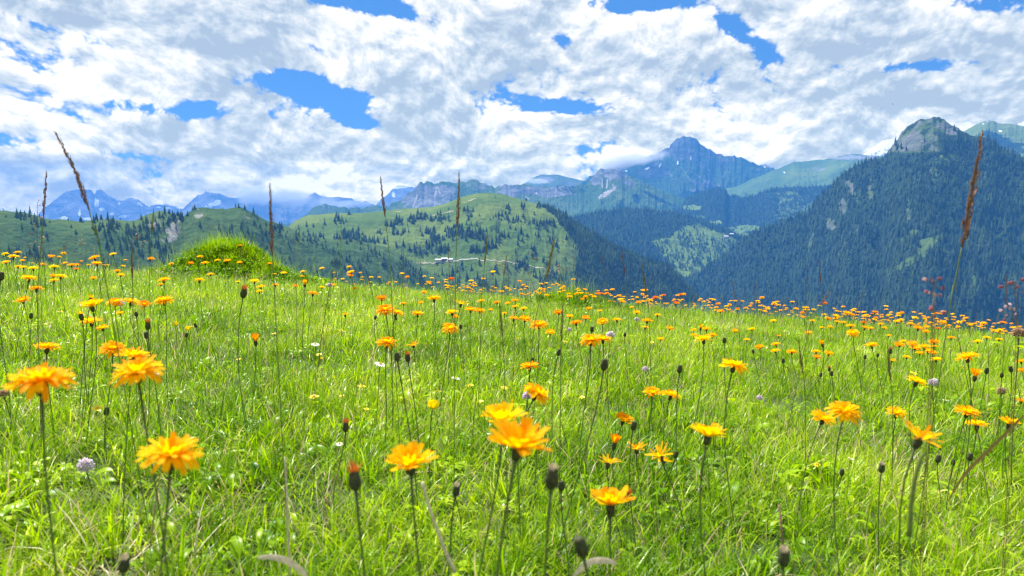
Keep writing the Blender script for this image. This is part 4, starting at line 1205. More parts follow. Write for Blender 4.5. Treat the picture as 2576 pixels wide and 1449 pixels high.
# x, y, width of each head in the photograph, hue (0 yellow .. 1 red-orange), lean, form
FL = [(105, 965, 150, .38, 0, 'droop'), (346, 940, 122, .22, 4, 'droop'), (430, 1150, 152, .18, 0, 'droop'), (1033, 1172, 115, .05, 0, 'cup'), (1264, 1062, 106, .05, 0, 'cup'), (1302, 1128, 150, .22, 12, 'cup'), (1537, 1272, 106, .45, 8, 'cup'),
      (1780, 1100, 86, .05, 14, 'cup'), (2312, 1105, 117, .48, 14, 'sparse'), (2124, 1038, 84, .35, 4, 'droop'), (2070, 1057, 66, .28, 14, 'open'), (2255, 1041, 52, .2, 4, 'open'), (2432, 1040, 62, .4, 8, 'open'), (2457, 1071, 55, .35, 8, 'open'), (2538, 1068, 46, .38, 4, 'cup'),
      (1530, 1165, 62, .3, 0, 'sparse'), (1602, 1130, 55, .3, 0, 'sparse'), (1660, 1148, 74, .28, 4, 'sparse'), (1567, 1060, 46, .6, 4, 'cup'), (1546, 1116, 30, .95, 0, 'closing'), (1350, 992, 76, .40, 28, 'droop'), (1642, 990, 50, .5, 4, 'open'), (1687, 997, 54, .42, 8, 'open'),
      (1845, 924, 68, .5, 20, 'droop'), (1332, 925, 50, .5, 6, 'open'), (1485, 858, 54, .3, 0, 'droop'), (1517, 856, 46, .5, 6, 'open'), (973, 864, 52, .45, 4, 'droop'), (1040, 869, 36, .6, 0, 'sparse'), (2305, 962, 52, .15, 4, 'open'), (2433, 902, 56, .5, 0, 'open'),
      (118, 877, 60, .42, 0, 'open'), (283, 879, 60, .5, 4, 'droop'), (333, 900, 82, .5, 0, 'open'), (346, 902, 40, .6, 0, 'open'), (230, 812, 50, .28, 0, 'open'), (258, 827, 32, .4, 0, 'open'), (232, 773, 52, .15, 0, 'cup'), (413, 758, 46, .5, 0, 'droop'), (363, 767, 34, .6, 14, 'open'),
      (330, 761, 40, .4, 0, 'open'), (290, 762, 40, .5, 6, 'droop'), (57, 757, 36, .48, 0, 'open'), (970, 781, 48, .5, 0, 'droop'), (996, 789, 42, .4, 8, 'open'), (1132, 828, 44, .3, 6, 'droop'), (1356, 819, 45, .42, 6, 'droop'), (1384, 838, 28, .3, 0, 'open'), (1321, 804, 34, .5, 0, 'open'), (1293, 803, 28, .6, 0, 'open'),
      (1449, 814, 32, .85, 0, 'open'), (1051, 791, 32, .4, 0, 'open'), (1184, 781, 32, .4, 0, 'open'), (1207, 783, 26, .3, 0, 'open'), (1138, 788, 34, .35, 0, 'open'), (1146, 797, 20, .5, 0, 'open'), (1160, 765, 37, .1, 14, 'sparse'), (1092, 754, 37, .9, 0, 'open'), (960, 751, 28, .85, 6, 'open'),
      (1015, 765, 18, .7, 0, 'open'), (1059, 762, 16, .3, 0, 'open'), (869, 792, 24, .85, 0, 'sparse'), (1210, 758, 20, .4, 0, 'open'), (1234, 780, 14, .2, 0, 'open'), (1250, 762, 20, .8, 0, 'open'), (1269, 789, 16, .3, 0, 'open'), (1296, 757, 20, .6, 0, 'open'), (1296, 773, 20, .6, 0, 'open'), (1317, 778, 22, .3, 0, 'open'),
      (1406, 787, 26, .65, 0, 'open'), (1434, 797, 22, .35, 0, 'open'), (1474, 801, 24, .7, 0, 'open'), (1516, 811, 33, .2, 0, 'open'), (1552, 806, 24, .5, 4, 'open'), (1628, 809, 30, .75, 0, 'open'), (1623, 825, 20, .35, 0, 'open'), (1685, 827, 22, .5, 0, 'open'), (1662, 854, 20, .5, 4, 'open'), (1655, 794, 20, .4, 0, 'open'),
      (1602, 787, 20, .4, 0, 'open'), (1589, 774, 14, .3, 0, 'open'), (1481, 777, 18, .5, 0, 'open'), (1509, 783, 14, .3, 0, 'open'), (1770, 856, 46, .4, 0, 'open'), (1777, 829, 24, .6, 0, 'open'), (1792, 844, 24, .6, 6, 'open'), (1745, 831, 18, .2, 0, 'open'), (1746, 844, 18, .2, 0, 'open'), (1763, 826, 13, .9, 0, 'closing'),
      (1849, 833, 19, .35, 0, 'open'), (1879, 856, 19, .3, 0, 'open'), (1891, 829, 19, .2, 0, 'open'), (1911, 874, 25, .6, 0, 'open'), (1952, 867, 23, .6, 0, 'open'), (1951, 884, 24, .3, 4, 'open'), (1992, 887, 29, .5, 4, 'open'), (1959, 846, 18, .9, 0, 'sparse'), (1945, 808, 18, .2, 0, 'open'), (2053, 886, 24, .6, 0, 'open'), (2055, 899, 22, .7, 0, 'open'),
      (2069, 867, 15, .95, 0, 'closing'), (2085, 890, 25, .4, 4, 'open'), (2034, 838, 20, .4, 4, 'open'), (2044, 808, 16, .2, 0, 'open'), (2068, 825, 14, .3, 0, 'open'), (2089, 823, 15, .3, 0, 'open'), (2140, 822, 25, .6, 0, 'open'), (2146, 839, 33, .0, 0, 'droop'), (2193, 870, 33, .55, 0, 'open'), (2190, 827, 17, .3, 0, 'open'), (2225, 826, 16, .5, 0, 'open'),
      (2236, 845, 15, .4, 0, 'open'), (2244, 908, 22, .5, 6, 'sparse'), (2263, 869, 27, .5, 0, 'open'), (2272, 860, 19, .3, 0, 'open'), (2295, 866, 27, .4, 0, 'open'), (2302, 877, 26, .6, 0, 'open'), (2325, 874, 29, .4, 0, 'open'), (2350, 861, 27, .7, 0, 'open'), (2349, 873, 20, .5, 0, 'open'), (2336, 884, 27, .4, 0, 'open'),
      (2314, 890, 24, .5, 0, 'open'), (2347, 889, 22, .4, 4, 'open'), (2281, 900, 22, .4, 0, 'open'), (2355, 906, 30, .2, 0, 'open'), (2393, 851, 21, .7, 0, 'open'), (2483, 851, 22, .4, 0, 'open'), (2513, 855, 18, .3, 0, 'open'), (2569, 911, 26, .9, 0, 'open'), (2571, 932, 20, .7, 6, 'open'), (2453, 948, 27, .85, 0, 'closing'), (2330, 835, 20, .5, 0, 'open'),
      (14, 640, 17, .5, 0, 'open'), (15, 661, 21, .2, 0, 'open'), (34, 647, 26, .5, 0, 'open'), (45, 636, 18, .5, 0, 'open'), (46, 672, 18, .6, 0, 'open'), (59, 674, 20, .2, 0, 'open'), (73, 702, 38, .3, 0, 'open'), (84, 677, 26, .2, 0, 'open'), (92, 728, 35, .9, 0, 'open'), (137, 673, 25, .3, 0, 'open'), (153, 697, 30, .25, 0, 'open'),
      (135, 695, 20, .4, 0, 'open'), (136, 707, 23, .5, 0, 'open'), (163, 663, 16, .4, 0, 'open'), (180, 668, 20, .95, 0, 'open'), (194, 667, 16, .5, 0, 'open'), (238, 650, 27, .6, 0, 'open'), (244, 665, 28, .5, 0, 'open'), (284, 641, 20, .2, 0, 'open'), (235, 701, 19, .5, 0, 'open'), (295, 683, 19, .85, 0, 'open'), (304, 693, 20, .2, 4, 'open'),
      (380, 652, 19, .6, 0, 'open'), (412, 706, 31, .5, 0, 'open'), (405, 717, 18, .6, 0, 'open'), (503, 647, 17, .5, 0, 'open'), (480, 663, 16, .7, 0, 'open'), (516, 663, 22, .5, 0, 'open'), (547, 656, 17, .5, 0, 'open'), (572, 657, 20, .6, 0, 'open'), (604, 618, 12, .8, 0, 'open'), (603, 661, 16, .3, 0, 'open'), (530, 691, 19, .2, 0, 'open'),
      (502, 706, 27, .45, 0, 'open'), (599, 710, 14, .3, 0, 'open'), (640, 709, 27, .2, 0, 'open'), (656, 723, 22, .3, 0, 'open'), (653, 735, 21, .5, 0, 'open'), (679, 664, 14, .8, 0, 'open'), (693, 718, 18, .9, 0, 'open'), (714, 688, 18, .2, 0, 'open'), (743, 720, 16, .8, 0, 'open'), (767, 716, 15, .9, 0, 'closing'), (762, 684, 14, .3, 0, 'open'),
      (810, 676, 15, .2, 0, 'open'), (810, 724, 16, .3, 0, 'open'), (787, 740, 28, .75, 4, 'open'), (839, 718, 15, .4, 0, 'open'), (878, 672, 14, .2, 0, 'open'), (882, 686, 22, .5, 0, 'open'), (892, 726, 14, .3, 0, 'open'), (643, 859, 24, .95, 0, 'closing'), (1672, 1160, 20, .4, 20, 'sparse'), (2570, 1010, 22, .7, 0, 'open'), (1240, 686, 14, .1, 0, 'cup'), (302, 789, 18, .4, 0, 'open')]

LAND = {0: 'the wide-spread orange head near the meadow edge', 1: 'the drooping golden head under two smaller orange ones', 2: 'the big drooping golden head with a pale straw on top', 3: 'the cupped yellow head beside the dead pale stalk', 5: 'the two overlapping big yellow heads', 6: 'the lowest orange head in the meadow',
        7: 'the tilted lemon-yellow head', 8: 'the ragged orange head on a bright green stem', 9: 'the drooping orange-gold head', 20: 'the steeply tilted head over a pink clover', 23: 'the lone tilted deep orange head', 25: 'the twin orange heads touching each other', 43: 'the pair of heads merged like one wide flower',
        30: 'the orange head with a fly-sized bud on it', 38: 'the row of four orange heads', 46: 'the orange head before the tilted seed stalk', 96: 'the stacked heads beside thin stalks', 109: 'the pure yellow head on a long dark stem', 119: 'the dense cluster of a dozen orange heads',
        86: 'the wide golden mid-slope head', 154: 'the red-orange head by the dark upright stalk', 183: 'the yellow-orange pair below the grassy hummock', 145: 'the tight bunch at the crest near the meadow end'}
LAND2 = {k: v.replace('the ', '', 1) for k, v in LAND.items()}
HANDW = {0: 'wide-spread orange flower with long spiky rays, alone near the meadow end, pink blur beside it', 1: 'drooping golden flower on a dark stem, overlapped from behind by two smaller orange heads', 2: 'big drooping golden flower with an orange rim and a pale straw lying on top', 3: 'cupped pure yellow flower whose head hides the top of a dead pale stalk',
         4: 'cupped yellow flower directly behind the biggest yellow and orange head', 5: 'biggest flower, yellow with red-orange streaks, leaning over two stems', 6: 'lowest flower in the meadow, cupped orange and yellow with a withered bud touching it', 7: 'tilted lemon-yellow flower with a black cup, alone on open grass',
         8: 'ragged orange flower with few long rays, in front of a blurred bright green stem', 9: 'drooping orange-gold flower with a black cup, beside a smaller tilted yellow one', 10: 'tilted yellow flower half behind the drooping orange-gold one', 11: 'flat golden flower standing beyond the ragged orange flower', 12: 'upper of two orange flowers close together near the thin brown stalks',
         13: 'lower of two orange flowers close together near the thin brown stalks', 14: 'cupped orange flower with streaked rays, past the pair near the brown stalks', 15: 'sparse yellow flower with a pale worn centre, nearest of the three ragged ones', 16: 'sparse yellow flower with a dark centre, farthest of the three ragged ones', 17: 'widest of the three ragged yellow flowers, orange in the middle',
         18: 'small red-orange cupped flower with a grey fuzzy bud beside it', 19: 'withered rust-red flower nearly closed, behind the three ragged yellow ones', 20: 'strongly tilted orange flower with downturned rays above a pink clover', 21: 'redder one of two touching orange flowers crossed by a thin grass stalk', 22: 'golden one of two touching orange flowers crossed by a thin grass stalk',
         23: 'lone deep orange flower tilted steeply on open grass below the dense flower band', 24: 'small spiky orange flower standing alone beyond the tilted one over the clover', 25: 'front and larger of the twin orange flowers touching each other', 26: 'rear and redder of the twin orange flowers touching each other', 27: 'drooping orange flower just behind two pale-topped dark buds',
         28: 'small ragged orange flower beside a pair of pale-topped dark buds', 29: 'bright golden flower beside a pale lilac clover', 30: 'orange flower with a tiny rust bud on top, beyond the orange pair', 31: 'spiky orange flower leaning on a slanted stem, behind the wide-spread one', 32: 'domed orange flower touching the flat one behind the drooping golden head',
         33: 'flat wide orange flower touching the top of the drooping golden head'}
ORD = ['nearest', 'second nearest', 'third nearest', 'fourth nearest', 'fifth nearest', 'sixth nearest', 'seventh nearest', 'eighth nearest', 'ninth nearest', 'tenth nearest', 'eleventh nearest', 'twelfth nearest', 'thirteenth nearest', 'fourteenth nearest', 'fifteenth nearest', 'sixteenth nearest']


def hue_word(h):
    return 'yellow' if h < .12 else 'golden' if h < .33 else 'yellow-orange' if h < .47 else 'orange' if h < .62 else 'deep orange' if h < .8 else 'rust-red'


def rel_labels(items, kind, words_):
    """label every item by its nearest landmark, the side it stands on and its rank there"""
    by = {}
    out = {}
    for k, (x, y) in items.items():
        L = min(LAND, key=lambda q: math.hypot(FL[q][0] - x, (FL[q][1] - y) * 2.2) if q != k else 1e9)
        ddx, ddy = x - FL[L][0], (y - FL[L][1]) * 2.2
        side = ('beyond' if ddy < 0 else 'in front of') if abs(ddy) > abs(ddx) else ('uphill of' if ddx < 0 else 'downhill of')
        by.setdefault((L, side), []).append((math.hypot(ddx, ddy), k))
    for (L, side), v in by.items():
        for i, (_, k) in enumerate(sorted(v)):
            out[k] = '%s %s, %s %s' % (words_(k), kind, ORD[min(i, 15)], side) + ' ' + LAND2[L]
    return out


rnd = random.Random(77)
small = {i: (f[0], f[1]) for i, f in enumerate(FL) if i not in HANDW}
LBL = rel_labels(small, 'flower', lambda k: hue_word(FL[k][3]))
LBL.update(HANDW)
for i, (px, py, wd, hue, tl, form) in enumerate(FL):
    real = {'open': .0345, 'droop': .033, 'cup': .030, 'sparse': .034, 'closing': .016}[form]
    P, d = plant_point(px, py, wd, real, .10, .27)
    s_ = .92 * max(.62, min(1.5, wd * d / F / real))
    make_flower(P, s_, hue * .70, tl, form, LBL[i], 'hawksbeard flowers in the meadow', rnd)

# the flowers of the crest: the nearest of them one by one, the rest in one mass
cand = []
tries = 0
while len(cand) < 900 and tries < 90000:
    tries += 1
    r_ = math.sqrt(rnd.uniform(2.6 ** 2, 11.5 ** 2)); a = R_(rnd.uniform(-39, 39))
    x, y = r_ * math.sin(a), r_ * math.cos(a)
    if math.hypot(x - HUM[0], y - HUM[1]) < .65: continue
    z = float(ground(x, y)) + rnd.uniform(.10, .19)
    px, py = project(x, y, z); px = float(px); py = float(py)
    de = float(fbm(x / .8, y / .8, 3, 501))
    dens_ = float(np.interp(px, [0, 500, 800, 1100, 1500, 2576], [.10, .05, .10, .55, .8, 1.0])) * float(np.interp(r_, [2.6, 3.6, 5, 12], [.10, .3, 1.0, 1.0]))
    if px < 250: dens_ += .12
    if rnd.random() > dens_ * (.45 + 1.6 * max(0, de + .25)): continue
    if any(abs(px - f[0]) < 14 and abs(py - f[1]) < 9 for f in FL): continue
    cand.append((r_, x, y, z, px, py))
cand.sort()
n_solo = 300 - len(FL)
for (r_, x, y, z, px, py) in cand[:n_solo]:
    hu = rnd.choice([.1, .25, .3, .4, .5, .6, .85])
    zone = next(z_ for lim, z_ in ((420, 'wooded ridge'), (760, 'grassy hummock'), (1100, 'dip beside the centre hill'), (1440, 'open grass of the centre hill'), (1660, 'forested flank of the centre hill'), (1900, 'valley clearing'), (2200, 'foot of the steep mountain'), (2420, 'thickest seed head'), (9999, 'reddish panicles')) if px < lim)
    make_flower(Vector((x, y, z)), rnd.uniform(.75, 1.05), hu, rnd.gauss(3, 6), rnd.choice(['open', 'open', 'droop', 'cup']),
                'tiny %s flower in the crowded crest band, beneath the %s' % (hue_word(hu), zone), 'tiny flowers of the crest band, beneath the ' + zone, rnd)
# whole small flowers as sources for the mass
SRC = []
for k in range(4):
    f_me = HEADS['open'][k % 4]; iv = INV[k % 2]
    bmv = []; 
    st = stem_mesh(Vector((0, 0, 0)), Vector((rnd.uniform(-.01, .01), 0, .15)), Vector((0, 0, 1)), r=rnd, n=4)
    o1 = bpy.data.objects.new('tmp', f_me)
    V = []; Fc = []; mi = []; A = []
    for me_, off_, idx_ in ((st, Vector((0, 0, 0)), 0), (iv, st.vertices[-1].co * 1.0, 1), (f_me, st.vertices[-1].co * 1.0, 2)):
        b = len(V); o_ = off_ if idx_ else Vector((0, 0, 0))
        if idx_: o_ = Vector((o_.x, o_.y, .152))
        V += [v.co + o_ for v in me_.vertices]
        Fc += [tuple(b + q for q in p.vertices) for p in me_.polygons]; mi += [idx_] * len(me_.polygons)
        if idx_ == 2:
            buf = np.zeros(len(me_.vertices) * 4, np.float32); me_.attributes['tint'].data.foreach_get('color', buf); A.append(buf.reshape(-1, 4))
        else: A.append(np.tile(np.array([[.5, .5, 0, 1]], np.float32), (len(me_.vertices), 1)))
    bpy.data.objects.remove(o1)
    w_ = py_mesh('small_flower', V, Fc, True, [M_STEM, M_INV, M_PETAL], mi)
    at = w_.attributes.new('tint', 'FLOAT_COLOR', 'POINT'); at.data.foreach_set('color', np.concatenate(A).ravel())
    SRC.append(w_)
mass = cand[n_solo:]
mp_ = np.array([(c[1], c[2], c[3] - .15) for c in mass])
fo = instancer('flower_carpet', SRC, mp_, rng.uniform(.8, 1.05, len(mp_)), rng.random(len(mp_)) * 6.28, tilt=rng.normal(0, .12, (len(mp_), 2)))
fo.color = (.35, 0, 0, 1)
print('flowers', len(FL), n_solo, len(mass))

# ------------------------------------------------------------------ buds, seed stalks and the small flowers
def simple_mat(name, c, rough=.7, trans=.15, spec=.25, var=.25, scale=400.):
    def bld(n):
        geo = n.add('ShaderNodeNewGeometry')
        nz = n.add('ShaderNodeTexNoise', ins={'Vector': geo.outputs['Position'], 'Scale': scale, 'Detail': 2.0}).outputs['Fac']
        return n.mix(nz, (*[v * (1 - var * 2) for v in c], 1), (*[min(1, v * (1 + var * 2)) for v in c], 1))
    return leafy(name, bld, spec, rough, trans)


M_PALE = simple_mat('pale_pappus', (.62, .50, .36))
M_RUST = simple_mat('withered_floret', (.55, .16, .04))
M_SPIKE = simple_mat('seed_head_husk', (.20, .11, .075), var=.35, scale=700.)
M_SPIKE2 = simple_mat('seed_head_green', (.16, .15, .05), var=.35, scale=700.)
M_STALK = simple_mat('stalk_green', (.14, .20, .04), trans=.2)
M_STALKR = simple_mat('stalk_brown', (.17, .13, .05), trans=.2)
M_PINK = simple_mat('clover_pink', (.78, .62, .72), trans=.35, scale=500.)
M_LILAC = simple_mat('clover_lilac', (.64, .50, .70), trans=.35)
M_BROWNC = simple_mat('clover_brown', (.33, .19, .12))
M_WHITE = simple_mat('daisy_white', (.82, .82, .80), var=.05, trans=.3)
M_YEL = simple_mat('buttercup_yellow', (.86, .66, .01), rough=.3, spec=.5, var=.06, trans=.25)
M_LIME = simple_mat('spurge_yellow_green', (.52, .58, .03), var=.12, trans=.3)
M_DEAD = simple_mat('dead_straw', (.56, .48, .33), trans=.1)
M_RED = simple_mat('red_spikelet', (.36, .09, .10), var=.3, trans=.2)
M_PINKSP = simple_mat('pink_spikelet', (.72, .48, .47), var=.15, trans=.3)


def tuft_tip(kind, seed):
    """what sticks out of a bud: pale pappus or a few withered florets"""
    r = random.Random(seed); V = []; Fc = []
    n_ = 34 if kind == 'pale' else 16
    for i in range(n_):
        a = r.uniform(0, 6.283); q = .0030 * math.sqrt(r.random()); L = r.uniform(.002, .0042) if kind == 'pale' else r.uniform(.003, .0085)
        p = Vector((q * math.cos(a), q * math.sin(a), -.001)); ou = r.uniform(.05, .35 if kind == 'pale' else .9)
        o = Vector((math.cos(a) * ou, math.sin(a) * ou, 1)).normalized() * L
        s_ = Vector((-math.sin(a), math.cos(a), 0)) * (.0005 if kind == 'pale' else .0009)
        b = len(V); V += [p - s_, p + s_, p + o * .7 + s_, p + o * .7 - s_, p + o]
        Fc += [(b, b + 1, b + 2, b + 3), (b + 3, b + 2, b + 4)]
    return py_mesh('tip', V, Fc, True, [M_PALE if kind == 'pale' else (M_RUST if kind == 'rust' else M_PETAL)])


TIPS = {k: [tuft_tip(k, 7 + i) for i in range(2)] for k in ('pale', 'rust', 'gold')}
# x, y of the bud, width in the photograph, tip kind, label
BUDS = [(1388, 1205, 38, 'pale', 'large black bud topped with pale fluff, downhill of the two big yellow heads'), (1412, 1225, 20, None, 'smaller dark bud just behind the large pale-topped black one'), (1462, 1378, 36, None, 'blurred black-green bud near the lower rim of the meadow, behind a curled white blade'),
        (1972, 1408, 34, 'pale', 'large dark bud with a flat pale top and a dry stalk rising behind'), (893, 1210, 34, 'rust', 'dark bud with an orange and pink withered tip, uphill of the cupped yellow head'), (1147, 1236, 22, 'pale', 'slim dark bud with a pinkish tip between cupped yellow head and the big pair'),
        (870, 1075, 17, 'rust', 'small dark bud with a brown tip alone in pale grass'), (1351, 1085, 15, None, 'dark bud right behind the two overlapping big yellow heads'), (1520, 918, 20, None, 'olive drop-shaped bud on a long curved stem below the twin orange heads'), (999, 900, 17, None, 'blacker of two buds beneath the drooping orange flower'),
        (1026, 901, 14, 'rust', 'brown-topped one of two buds beneath the drooping orange flower'), (312, 1425, 30, 'pale', 'blurred grey-brown bud at the lower rim of the meadow under the drooping golden head'), (613, 738, 17, 'rust', 'dark bud with a red closed head, upright below the grassy hummock'), (368, 845, 13, None, 'dark bud under a brown shrivelled flower in mid meadow'),
        (372, 820, 14, 'rust', 'brown shrivelled flower head standing above a dark bud'), (228, 757, 12, 'gold', 'green bud just opening yellow, above the domed golden flower'), (205, 798, 12, 'gold', 'dark bud with yellow rays breaking out, beside the domed golden flower'), (343, 792, 10, None, 'short dark bud under the row of four orange heads'),
        (78, 795, 10, None, 'dark bud in green grass behind the spiky orange flower'), (469, 844, 9, None, 'dark bud beside small yellow trefoil flowers'), (492, 819, 8, None, 'thin dark bud behind small yellow trefoil flowers'), (2218, 1180, 18, 'pale', 'olive bud with a flat pale top on open grass near the ragged orange flower'),
        (1710, 929, 14, None, 'dark bud on a slanted stem uphill of the lone tilted orange flower'), (2543, 930, 12, None, 'dark bud among tall brown stalks at the lower meadow end'), (2482, 933, 11, None, 'dark bud below the orange flower with a rust bud on top'), (2520, 945, 10, None, 'dark bud on the long bent brown stalk'),
        (1822, 857, 10, None, 'black bud beside the wide golden head in the middle of the slope'), (2092, 941, 10, None, 'dark bud in a thicket of bare stalks, nearer of two'), (2065, 943, 8, None, 'dark bud in a thicket of bare stalks, uphill of its neighbour'), (2086, 930, 8, 'rust', 'brown-tipped bud in a thicket of bare stalks'), (2240, 884, 9, 'rust', 'brown bud by the dark upright seed stalk'),
        (1895, 885, 8, None, 'small dark bud below the dense crest band, under a golden flower'), (1970, 908, 8, None, 'small dark bud under the orange-gold pair of the slope'), (2176, 899, 8, None, 'thin dark bud uphill of the dense orange cluster'), (2208, 894, 7, None, 'small dark bud between thin bud and dense orange cluster'),
        (1572, 843, 8, None, 'thin dark bud just beyond the twin orange heads, on their downhill side'), (1489, 829, 10, 'pale', 'dark pale-topped bud directly above the twin orange heads'), (1159, 823, 9, None, 'small dark bud touching the drooping golden flower in mid meadow'), (1406, 887, 12, None, 'broad dark bud hidden in grass above the small spiky orange flower'),
        (944, 800, 8, None, 'thin dark bud beside the merged pair of heads'), (996, 801, 7, None, 'tiny dark bud under the merged pair of heads'), (2, 697, 17, None, 'dark blurred bud at the very end of the meadow, crest height'), (1594, 1072, 16, None, 'grey fuzzy bud beside the red-orange cupped flower'), (2118, 1190, 14, None, 'grey fuzzy bud uphill of the ragged orange flower'),
        (2360, 1155, 14, None, 'grey-green fuzzy bud downhill of the ragged orange flower'), (2398, 1165, 12, None, 'grey-green bud on a short stem, downhill neighbour of the fuzzy one'), (2440, 1150, 14, None, 'dark grey-green bud, tallest of three short ones downhill of the ragged flower'), (1700, 1145, 14, None, 'grey-green bud beside the widest of the three ragged yellow flowers'),
        (268, 1035, 14, None, 'grey-blue fuzzy bud between the wide-spread and the drooping golden heads'), (1584, 1250, 16, 'rust', 'brown withered bud touching the lowest orange head'), (1340, 905, 8, None, 'tiny dark bud above the small spiky orange flower')]
rnd = random.Random(91)
for i, (px, py, wd, tip, lb) in enumerate(BUDS):
    real = .0082
    P, d = plant_point(px, py, wd, real, .07, .25)
    s_ = .88 * max(.6, min(1.5, wd * d / F / real))
    a = rnd.gauss(.03, .12); axis = Vector((math.sin(a), rnd.uniform(-.15, .15), math.cos(a))).normalized()
    P = P + axis * (.007 * s_)
    bx_, by_ = P.x - axis.x * .06 + rnd.uniform(-.02, .02) + (-.05 if i == 8 else 0), P.y + rnd.uniform(-.02, .02)
    base = Vector((bx_, by_, float(ground(bx_, by_)) - .003))
    t = thing('hawksbeard_bud', base, lb, 'flower bud', 'hawksbeard buds in the meadow')
    q = axis.to_track_quat('Z', 'Y')
    child('stem', stem_mesh(base, P, axis * s_, rb=.0008, rt=.0007, r=rnd), t)
    child('involucre', INV_C[i % 2], t, P - base, q, s_)
    if tip: child('tip', TIPS[tip][i % 2], t, P - base, q, s_ * 1.1, (.3, 0, 0, 1))


# slender grass flower stalks standing against the mountains
def spike_mesh(pts, rmax, seed, name='seed_head'):
    """a long narrow spike of overlapping pointed husks along pts"""
    r = random.Random(seed); V = []; Fc = []
    rads = [rmax * .30 * (1 - .6 * k / (len(pts) - 1)) for k in range(len(pts))]
    tube(V, Fc, pts, rads, 5)
    L = sum((pts[k + 1] - pts[k]).length for k in range(len(pts) - 1))
    n_ = max(30, int(L / (rmax * .30)))
    for i in range(n_):
        f = (i + r.random()) / n_ * (len(pts) - 1.001); k = int(f); u = f - k
        p = pts[k].lerp(pts[k + 1], u); t = (pts[k + 1] - pts[k]).normalized()
        g = i / n_
        sz = rmax * (1.0 - .75 * g ** 2.5) * (.55 + .45 * min(1, g * 8)) * r.uniform(.7, 1.25)
        a = r.uniform(0, 6.283)
        sd = t.cross(Vector((math.cos(a), math.sin(a), .3))).normalized(); bb = t.cross(sd)
        tip = p + sd * sz * .85 + t * sz * r.uniform(2.2, 3.2)
        m_ = p + sd * sz * .62 + t * sz * 1.1
        b = len(V); V += [p, m_ + bb * sz * .38, tip, m_ - bb * sz * .38, m_ + sd * sz * .25]
        Fc += [(b, b + 1, b + 4), (b + 1, b + 2, b + 4), (b + 2, b + 3, b + 4), (b + 3, b, b + 4)]
    return V, Fc


def smooth_pts(P, n=14):
    out = []
    m = len(P) - 1
    for i in range(n):
        f = i / (n - 1) * m; k = min(int(f), m - 1); u = f - k
        p0 = P[max(k - 1, 0)]; p1 = P[k]; p2 = P[k + 1]; p3 = P[min(k + 2, m)]
        out.append(.5 * ((2 * p1) + (p2 - p0) * u + (2 * p0 - 5 * p1 + 4 * p2 - p3) * u * u + (3 * p1 - p0 - 3 * p2 + p3) * u ** 3))
    return out


